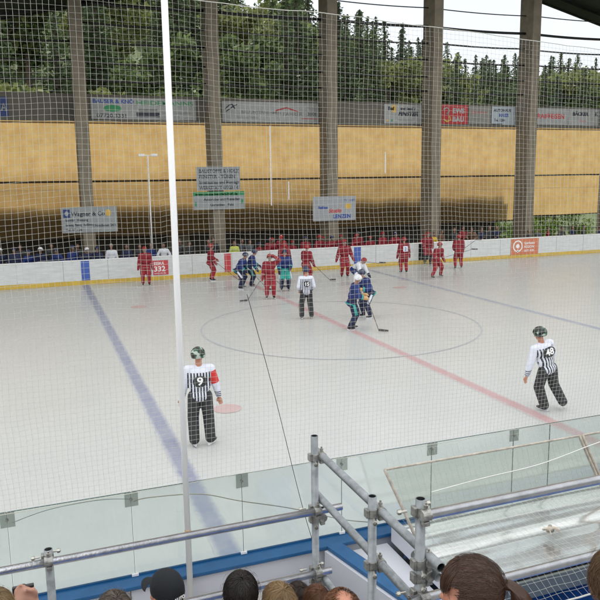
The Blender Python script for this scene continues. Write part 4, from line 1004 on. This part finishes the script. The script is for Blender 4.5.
r, S = person('person', 'linesman with number 48 leaning to the left, near the red centre line at right', 'official',
   dict(lean=12, hip=(0, 0, .95), handL=(-.37, .16, .86), handR=(.30, .30, .92), head_yaw=14, footL=(-.06, .10, FZ), footR=(.26, -.05, FZ), kneeL=(-.1, 1, 0), fyawL=10, fyawR=-25),
   REF, (.40, -9.62, 0), R(8), voxel=.012, tilt=(0, -10), fingers=True)
oval(S, r, '48', .33)
r.scale.x = 1.12
r, S = person('person', 'linesman with red armband standing beside the white pole', 'official',
   dict(lean=2, hip=(0, 0, .97), handL=(-.31, .10, .80), handR=(.34, .06, .80), head_yaw=-22, footL=(-.12, 0, FZ), footR=(.15, .02, FZ), fyawL=14, fyawR=-38),
   REF, (-6.56, -8.72, 0), R(-8), voxel=.012, fingers=True)
oval(S, r, '9', .26, .12, .20)
r.scale.x = 1.07
a, c = S['shR'], S['elR']
MB().tube([a.lerp(c, .12), a.lerp(c, .5), a.lerp(c, .92)], [.083, .079, .074], 20, False).build('armband', mat('red_armband', (.62, .03, .03), .6), r, True)
a, c = S['shL'], S['elL']
r, S = person('person', 'referee in white and black standing at the centre circle with his back turned', 'official',
   dict(lean=5, hip=(0, 0, .95), handL=(-.20, .22, .95), handR=(.22, .22, .95), footL=(-.17, 0, FZ), footR=(.17, .0, FZ)),
   dict(REF, helmet=M_['dark_helmet'], top=referee_cloth('striped_shirt_pale')), (-.62, 1.4, 0), R(-12))
oval(S, r, '15', .26, .11, .16)

# ------------------------------------------------------------------ crowd behind the far boards
def swap(root, cols):
    for ch in root.children:
        k = ch.name.split('.')[0]
        if k in cols and ch.material_slots:
            ch.material_slots[0].link = 'OBJECT'; ch.material_slots[0].material = cols[k]
cr = {}
hair_d = mat('dark_hair', (.022, .016, .012), .6, var=.3); hair_b = mat('brown_hair', (.10, .055, .03), .6, var=.3); hair_g = mat('grey_hair', (.30, .29, .27), .7)
protos = []
skin_dim = mat('tanned_skin', (.26, .14, .10), .6, var=.1)
for k, (pose, hel) in enumerate(((armsdown, None), (dict(armsdown, handL=(.02, .22, 1.12), handR=(-.02, .24, 1.18), hand_local=False), None), (dict(armsdown, handL=(-.22, .34, 1.12), handR=(.22, .34, 1.12), lean=12), None),
                               (armsdown, 1), (dict(armsdown, handL=(-.22, .34, 1.12), handR=(.22, .34, 1.12), lean=16), 1))):
    o = dict(skin=skin_dim, top=M_['grey_cloth'], legs=M_['black_cloth'], pad=.035 if hel else .01, hair=hair_d)
    if hel: o.update(helmet=M_['dark_helmet'], hair=None, legs=M_['navy'])
    pose = dict(pose, footL=(-.12, 0, .075), footR=(.12, 0, .075))
    r, S = person('person', '', 'person', pose, o, (0, 0, 0), 0, voxel=.026); protos.append(r)
pused = set(); crnd = random.Random(5)
def crowd(k, x, y, deg, label, group, top=None, helmet=None, hair=None, s=1.0, legs=None, z=0):
    p = protos[k]; o = p if k not in pused else copy_tree(p); pused.add(k)
    o.location = (x, y, z); o.rotation_euler = (0, 0, R(deg)); o.scale = (s, s, s); tag(o, label, 'person', group)
    c = {}
    if top: c['shirt'] = top
    if helmet: c['helmet'] = helmet
    if hair: c['hair'] = hair
    if legs: c['trousers'] = legs
    swap(o, c)
where = lambda x: 'left of the sign with the gold emblem' if x < -7.8 else 'under the sign with the gold emblem' if x < -5.2 else 'left of the white pole' if x < -3 else 'right of the white pole'
xb = [-11.6, -10.7, -10.05, -9.5, -8.9, -8.15, -7.5, -6.9, -6.35]
for i, x in enumerate(xb):
    crowd(3+(i % 2), x, 14.25+crnd.uniform(-.15, .25), 180+crnd.uniform(-30, 30), 'blue team player at the far bench %s' % where(x), 'blue team players lined up behind the far boards', M_['blue_jersey'] if i in (3, 5, 6) else M_['navy'], [M_['dark_helmet'], M_['white_helmet'], M_['dark_helmet']][i % 3], s=crnd.uniform(.93, 1.02))
for i, x in enumerate((-11.1, -9.8, -8.4, -7.2)): crowd(crnd.randrange(3), x, 15.2, 180, 'dark clothed bystander standing behind the blue team bench', 'bystanders behind the blue team', M_['black_cloth'], hair=hair_d, s=crnd.uniform(.98, 1.05))
crowd(0, -5.7, 14.3, 175, 'broad man in a white shirt right of the gold emblem sign', None, M_['white_cloth'], hair=hair_g)
for x, m, t in ((-5.0, M_['navy'], 'navy jacket, next to the man in the white shirt'), (-4.4, M_['black_cloth'], 'black top, behind the leftmost red player'), (-3.85, M_['blue_jersey'], 'bright blue top, left of the white pole'), (-3.2, M_['white_cloth'], 'white top, just left of the white pole')):
    crowd(crnd.randrange(3), x, 14.2, 180+crnd.uniform(-20, 20), 'person in a '+t, None, m, s=.98)
for x, y in ((-2.5, 14.3), (-1.9, 14.4), (-2.2, 15.2), (-.95, 14.3), (-.5, 15.0), (.9, 14.6), (1.2, 14.2)):
    crowd(crnd.randrange(3), x, y, 180+crnd.uniform(-40, 40), 'person in dark clothes behind the far boards right of the white pole', 'dark clothed people behind the middle boards', M_['grey_cloth'] if x > 0 else M_['black_cloth'], s=crnd.uniform(.95, 1.04))
crowd(0, .42, 14.3, 170, 'person in a lime yellow vest behind the far boards', None, M_['lime_cloth'], hair=hair_b, s=.93)
for i, (x, y) in enumerate(((1.75, 14.3), (2.35, 14.2), (2.95, 14.3), (2.6, 15.1), (3.6, 14.3), (3.3, 15.2), (4.3, 14.2), (5.0, 14.3), (5.6, 15.0), (5.75, 14.2), (6.4, 14.3), (7.2, 14.3), (7.8, 15.1), (8.1, 14.2), (8.9, 14.3), (9.6, 14.2), (10.1, 15.0), (11.6, 14.4))):
    crowd(3+i % 2, x, y, 180+crnd.uniform(-35, 35), 'red team player standing at the far bench %s' % ('left of the small white notice' if x < 5.2 else 'under the small white notice' if x < 7.8 else 'right of the small white notice'), 'red team players lined up behind the far boards', M_['red_jersey'], M_['red_helmet'] if i % 3 else M_['dark_helmet'], s=crnd.uniform(.84, 1.0), legs=M_['red_pants'])
crowd(2, 12.15, 14.4, 190, 'person in a bright yellow jacket leaning behind the far boards', None, M_['yellow_cloth'], hair=hair_b, s=.92)
crowd(1, 14.3, 14.6, 170, 'person in a red top right of the yellow jacket', None, M_['red_jersey'], hair=hair_d, s=1.06)
for x, m in ((12.9, M_['brown_cloth']), (13.6, M_['black_cloth']), (15.1, M_['brown_cloth']), (15.7, M_['navy']), (16.3, M_['black_cloth']), (16.8, M_['navy'])):
    crowd(crnd.randrange(3), x, 14.3+crnd.uniform(0, .6), 180+crnd.uniform(-40, 40), 'spectator in dark clothes left of the orange board advert', 'spectators left of the orange advert', m, s=crnd.uniform(.94, 1.04))
for x, m, t in ((18.9, M_['black_cloth'], 'black coat, just right of the orange advert'), (19.6, M_['grey_cloth'], 'grey top, left of the one in red'), (20.3, M_['red_jersey'], 'red top, before the green opening'), (21.3, M_['black_cloth'], 'black top, before the green opening'), (22.1, M_['navy'], 'navy top, before the green opening'), (23.0, M_['grey_cloth'], 'grey jacket, before the green opening'), (24.4, M_['navy'], 'dark blue jacket, last but one at the right'), (25.2, M_['black_cloth'], 'black jacket, at the right edge of the photo')):
    crowd(crnd.randrange(3), x, 14.3+crnd.uniform(0, .4), 180+crnd.uniform(-50, 50), 'spectator in a '+t, None, m, s=crnd.uniform(.84, .93), hair=[hair_d, hair_b][int(x*10) % 2])

# ------------------------------------------------------------------ spectators in the stand
def hair_mat(name, col, isl=.55, rough=.42):
    m = mat(name, col, rough, island=isl, spec=.6); return m
def strands(H, col, name, parent, n, start, target, length, r=.0011, lift=.003, seed=1, ell=(.083, .099, .102), ctr=(0, -.016, .135), wob=.02, steps=7, end=None):
    """hair: thin tapered locks that follow the skull from start(rnd) towards target dir"""
    rnd = random.Random(seed); s = MB()
    for i in range(n):
        d = start(rnd)
        if d is None: continue
        T = target(d, rnd); L = length(d, rnd); pts = []; tw = Vector((rnd.gauss(0, wob), rnd.gauss(0, wob), rnd.gauss(0, wob)))
        h = lift*rnd.uniform(.2, 1.6)
        for k in range(steps):
            t = k/(steps-1)*L; q = d.slerp(T+tw, min(.999, t)) if d.angle(T+tw) < 3.1 else d
            q.normalize(); e = 1+h/.09+(.02*t*rnd.uniform(0, 1))
            p = Vector((q.x*ell[0]*e, q.y*ell[1]*e, q.z*ell[2]*e))+Vector(ctr); pts.append(H @ p)
        if end: pts += end(pts[-1], H, rnd)
        m_ = len(pts); s.tube(pts, [r*(1.3-.9*k/(m_-1)) for k in range(m_)], 3, False)
    return s.build(name, col, parent, True)
def rand_dir(rnd, cond):
    for _ in range(60):
        d = Vector((rnd.gauss(0, 1), rnd.gauss(0, 1), rnd.gauss(0, 1))).normalized()
        if cond(d): return d
    return None
def scalp(H, m, parent, cond_z, ell=(.080, .096, .099), ctr=(0, -.016, .135)):
    def f(u, v):
        a = 2*math.pi*u; lo = cond_z(math.sin(a)); el = math.pi/2*(1-v)+v*lo
        return H @ (Vector((ell[0]*math.cos(el)*math.cos(a), ell[1]*math.cos(el)*math.sin(a), ell[2]*math.sin(el)))+Vector(ctr))
    return MB().grid(f, 32, 14).build('scalp', m, parent, True)
hairline = lambda s: R(-38+62*max(0, s)**.8) if s > 0 else R(-38+6*s)
def seated(label, hx, hy, hz, floor, deg, top, skin='skin', pose=None, dz=.09):
    """stands on the terrace; the head centre comes out at hx, hy, hz"""
    pose = dict(dict(lean=3, hip=(0, 0, .965), handL=(-.28, .12, .84), handR=(.28, .12, .84), footL=(-.13, 0, .075), footR=(.13, 0, .075)), **(pose or {}))
    S0 = skeleton(pose); hc = S0['H'] @ Vector((0, -.01, .135)); k = (hz-floor)/hc.z
    off = Matrix.Rotation(R(deg), 3, 'Z') @ Vector((hc.x, hc.y, 0))*k
    return person('person', label, 'person', pose, dict(top=top, legs=M_['black_cloth'], skin=M_[skin], pad=.01), (hx-off.x, hy-off.y, floor), R(deg), voxel=.012, scale=k)
# cap man
r, S = seated('man in a black baseball cap with a white collar beside the white pole', -8.555, -17.05, 2.50, .85, 28, mat('dark_jacket', (.03, .035, .05), .8, bump=.3), 'skin_warm', dict(head_yaw=0))
H = S['H']; capm = mat('cap_cloth', (.004, .006, .009), .85, var=.2, vscale=20, bump=.15, bscale=90)
def capf(u, v):
    a = 2*math.pi*u; el = math.pi/2*(1-v)+v*R(-12-8*max(0, -math.sin(a))); e = 1+.012*math.cos(6*a)*v*(1-v)*2
    return H @ Vector((.086*math.cos(el)*math.cos(a)*e, -.012+.105*math.cos(el)*math.sin(a)*e, .138+.110*math.sin(el)**.9*1.0 if el > 0 else .140+.1*math.sin(el)))
cp_ = MB().grid(capf, 40, 14).build('cap', capm, r, True); cp_.modifiers.new('s', 'SOLIDIFY').thickness = .003
MB().grid(lambda u, v: H @ Vector((.082*math.sin(R(-75+150*u))*(1-.12*v), .075+.035*math.cos(R(-75+150*u))+.085*v*math.cos(R(-70+140*u)), .140-.012*v-.022*abs(math.sin(R(-75+150*u)))**2)), 20, 6).build('peak', capm, cp_, True)
for q in range(6):
    a = R(30+60*q); MB().tube([H @ Vector((.0865*math.cos(e_)*math.cos(a), -.012+.1055*math.cos(e_)*math.sin(a), .1385+.110*math.sin(e_)**.9)) for e_ in [R(4+10*j) for j in range(9)]], .0012, 4).build('seam', capm, cp_)
MB().ball((0, -.012, .248), (.008, .008, .005), 10, 6, H).build('button', capm, cp_)
lettering('AUTO', .026, M_['white_paint'], H @ Matrix.Translation((0, -.1190, .112)) @ Matrix.Rotation(R(90), 4, 'X'), cp_, bold=.0012, align='CENTER')
strands(H, hair_mat('short_black_hair', (.03, .022, .018)), 'hair', r, 900, lambda q: rand_dir(q, lambda d: d.y < .35 and -.55 < d.z < .1), lambda d, q: Vector((d.x*.6, d.y*.6, -1)).normalized(), lambda d, q: q.uniform(.08, .18), r=.0009)
def collar(S, m, r_=.075):
    MB().tube([S['U'] @ Vector((.078*math.cos(6.2832*i/20), -.004+.07*math.sin(6.2832*i/20), .515+.012*math.sin(6.2832*i/20))) for i in range(21)], .014, 8).build('collar', m, r, True)
collar(S, M_['white_cloth'])
down = lambda d, q: Vector((d.x*.5, d.y*.5-.15, -1)).normalized()
crown = Vector((.1, -.45, .9)).normalized()
def away(d, q):   # combed away from the crown whorl
    t = (d-crown*d.dot(crown)); t = t.normalized() if t.length > 1e-3 else Vector((1, 0, 0))
    return (d*.6+t*.9-Vector((0, 0, .35))).normalized()
def short_hair(r, H, col, name, n=5200, cond=None, ln=(.18, .42), seed=2, base=None, lift=.007, rad=.0009):
    m = hair_mat(name, tuple(c*.75 for c in col), .38)
    strands(H, m, 'loose_hair', r, 420, lambda q: rand_dir(q, lambda d: d.z > -.2 and not (d.y > .35 and d.z < .5)), away, lambda d, q: q.uniform(.1, .4), lift=.017, seed=seed+50, r=.0006, wob=.35)
    scalp(H, base or mat(name+'_scalp', tuple(c*.45 for c in col), .8), r, hairline)
    return strands(H, m, 'hair', r, int(n*1.35), lambda q: rand_dir(q, cond or (lambda d: (d.z > -.5+.25*max(0, d.y)) and not (d.y > .35 and d.z < .45))), away, lambda d, q: q.uniform(*ln), lift=lift, seed=seed, r=rad)
r, S = seated('man with short dark hair, left of the blond child', -8.21, -17.30, 2.55, .85, -12, mat('maroon_top', (.10, .03, .035), .8, bump=.3))
short_hair(r, S['H'], (.030, .022, .018), 'black_hair', 6500)
r, S = seated('blond haired person with layered hair right of the dark haired man', -8.02, -17.36, 2.475, .85, 10, mat('green_top', (.05, .11, .08), .8, bump=.3))
short_hair(r, S['H'], (.42, .27, .13), 'blond_hair', 6500, ln=(.35, .75), seed=4, lift=.010)
r, S = seated('balding man with reddish brown hair below the scaffold corner', -7.96, -18.05, 2.83, 1.2, -4, mat('olive_top', (.08, .08, .05), .8, bump=.3), 'skin_warm')
m_ = hair_mat('thin_red_hair', (.20, .085, .035)); scalp(S['H'], M_['skin_warm'], r, hairline)
strands(S['H'], m_, 'hair', r, 4200, lambda q: rand_dir(q, lambda d: d.z > -.5 and not (d.y > .35 and d.z < .5) and (math.hypot(d.x-.05, d.y+.25) > .42 or q.random() < .12)), away, lambda d, q: q.uniform(.15, .4), lift=.006, seed=6, r=.0011)
r, S = seated('person with auburn hair barely in frame left of the balding man', -7.76, -17.25, 2.35, .85, 0, mat('rust_top', (.16, .06, .03), .8)); short_hair(r, S['H'], (.24, .10, .045), 'auburn_hair', 4500, seed=8)
r, S = seated('dark haired person barely in frame beside the auburn haired one', -7.78, -17.00, 2.24, .85, 5, mat('dark_grey_top', (.06, .06, .065), .8)); short_hair(r, S['H'], (.07, .045, .035), 'deep_brown_hair', 4500, seed=9)
r, S = seated('person with greying brown hair left of the cap wearer', -8.85, -17.20, 2.53, .85, 5, mat('beige_top', (.22, .18, .13), .8)); short_hair(r, S['H'], (.17, .135, .105), 'greying_hair', 5500, seed=10, ln=(.25, .5))
# blond photographer at the left edge
camh = (-9.40, -17.18, 2.655)
r, S = seated('blond person at the lower left edge holding up a small black camera', camh[0], camh[1], camh[2], .95, 0, mat('blue_top', (.04, .07, .16), .8), pose=dict(handL=(.05, .34, 1.485), handR=(.175, .34, 1.485), elbowL=(-1, .2, -1), elbowR=(1, .2, -1)))
short_hair(r, S['H'], (.42, .29, .15), 'light_blond_hair', 5500, seed=12, ln=(.3, .6), lift=.009)
hx = r.matrix_basis @ Vector((.113, .385, 1.56))
pc = empty('compact_camera', hx, 0, 'small black compact camera held up at the lower left', 'camera')
MB().box(-.055, .055, -.012, .012, -.03, .032).build('body', M_['black_gloss'], pc, bevel=.005)
MB().tube([(0, .012, 0), (0, .035, 0)], .022, 14).build('lens', M_['dark_steel'], pc)
# woman with ponytail
r, S = seated('woman with a brown ponytail and blue hair tie looking left', -7.655, -18.56, 3.175, 1.53, 56, mat('royal_blue_top', (.012, .05, .17), .8, bump=.4, bscale=25), 'skin_warm', dict(head_yaw=0, lean=1))
H = S['H']; [bpy.data.objects.remove(c_) for c_ in list(r.children) if c_.name.startswith('eye')]
knot = Vector((0, -.118, .15)); kd = Vector((0, -1, .0)).normalized()
m_ = hair_mat('brown_hair_strands', (.060, .026, .013), .38, .33); scalp(H, mat('brown_scalp', (.016, .008, .005), .7), r, lambda s: R(-12+44*max(0, s)**.8) if s > -.3 else R(-30), ell=(.082, .098, .101))
strands(H, m_, 'hair', r, 13000, lambda q: rand_dir(q, lambda d: d.z > (-.5 if d.y < -.35 else -.16) and d.y < .93 and not (d.y > .5 and d.z < .25)), lambda d, q: (kd+Vector((q.gauss(0, .05), 0, q.gauss(0, .05)))).normalized(), lambda d, q: .97, lift=.010, seed=21, steps=12, r=.0009, wob=.025, ell=(.084, .101, .105))
strands(H, m_, 'loose_hair', r, 500, lambda q: rand_dir(q, lambda d: d.z > 0 and d.y < .8), lambda d, q: kd, lambda d, q: q.uniform(.2, .8), lift=.018, seed=23, steps=9, r=.0006, wob=.3)
def fr_start(q): return rand_dir(q, lambda d: d.y > .45 and .62 < d.z < .95 and abs(d.x) < .55)
strands(H, m_, 'fringe', r, 1500, fr_start, lambda d, q: Vector((d.x*1.25, 1, -.12+q.uniform(-.12, .12))).normalized(), lambda d, q: q.uniform(.7, 1), lift=.012, seed=22, steps=8, r=.0011, ell=(.084, .103, .105))
MB().tube([H @ Vector((.018*math.cos(6.2832*i/16), -.122, .150+.018*math.sin(6.2832*i/16))) for i in range(17)], .008, 8).build('hair_tie', mat('blue_hair_tie', (.02, .06, .35), .6), r, True)
rnd2 = random.Random(5); s = MB()
for i in range(2400):
    a = rnd2.uniform(0, 6.2832); q = math.sqrt(rnd2.random()); ox, oz = q*math.cos(a), q*math.sin(a); L = rnd2.uniform(.65, 1.05); pts = []
    for k in range(9):
        t = k/8*L; wdt = .015+.036*math.sin(min(1, t*1.3)*math.pi*.62)
        y = -.118-.085*math.sin(min(1, t*1.5)*math.pi/2); z = .150+.03*math.sin(t*3)-.25*t*t
        pts.append(H @ Vector((ox*wdt, y+oz*wdt*.9*(1 if t > .2 else .5), z+oz*wdt*.5)))
    s.tube(pts, [.0014, .0014, .0013, .0013, .0012, .0011, .001, .0008, .0004], 3, False)
s.build('ponytail', m_, r, True)
MB().tube([S['U'] @ Vector((.088*math.cos(6.2832*i/20), -.010+.08*math.sin(6.2832*i/20), .535+.03*math.sin(-6.2832*i/20))) for i in range(21)], .026, 8).build('collar', mat('navy_collar', (.01, .035, .11), .8), r, True)
# right edge head
r, S = seated('person with short fluffy brown hair at the lower right edge', -7.23, -18.83, 3.255, 1.53, -25, mat('brown_top', (.12, .09, .07), .8)); short_hair(r, S['H'], (.20, .115, .06), 'fluffy_brown_hair', 8000, seed=30, ln=(.25, .55), lift=.010)
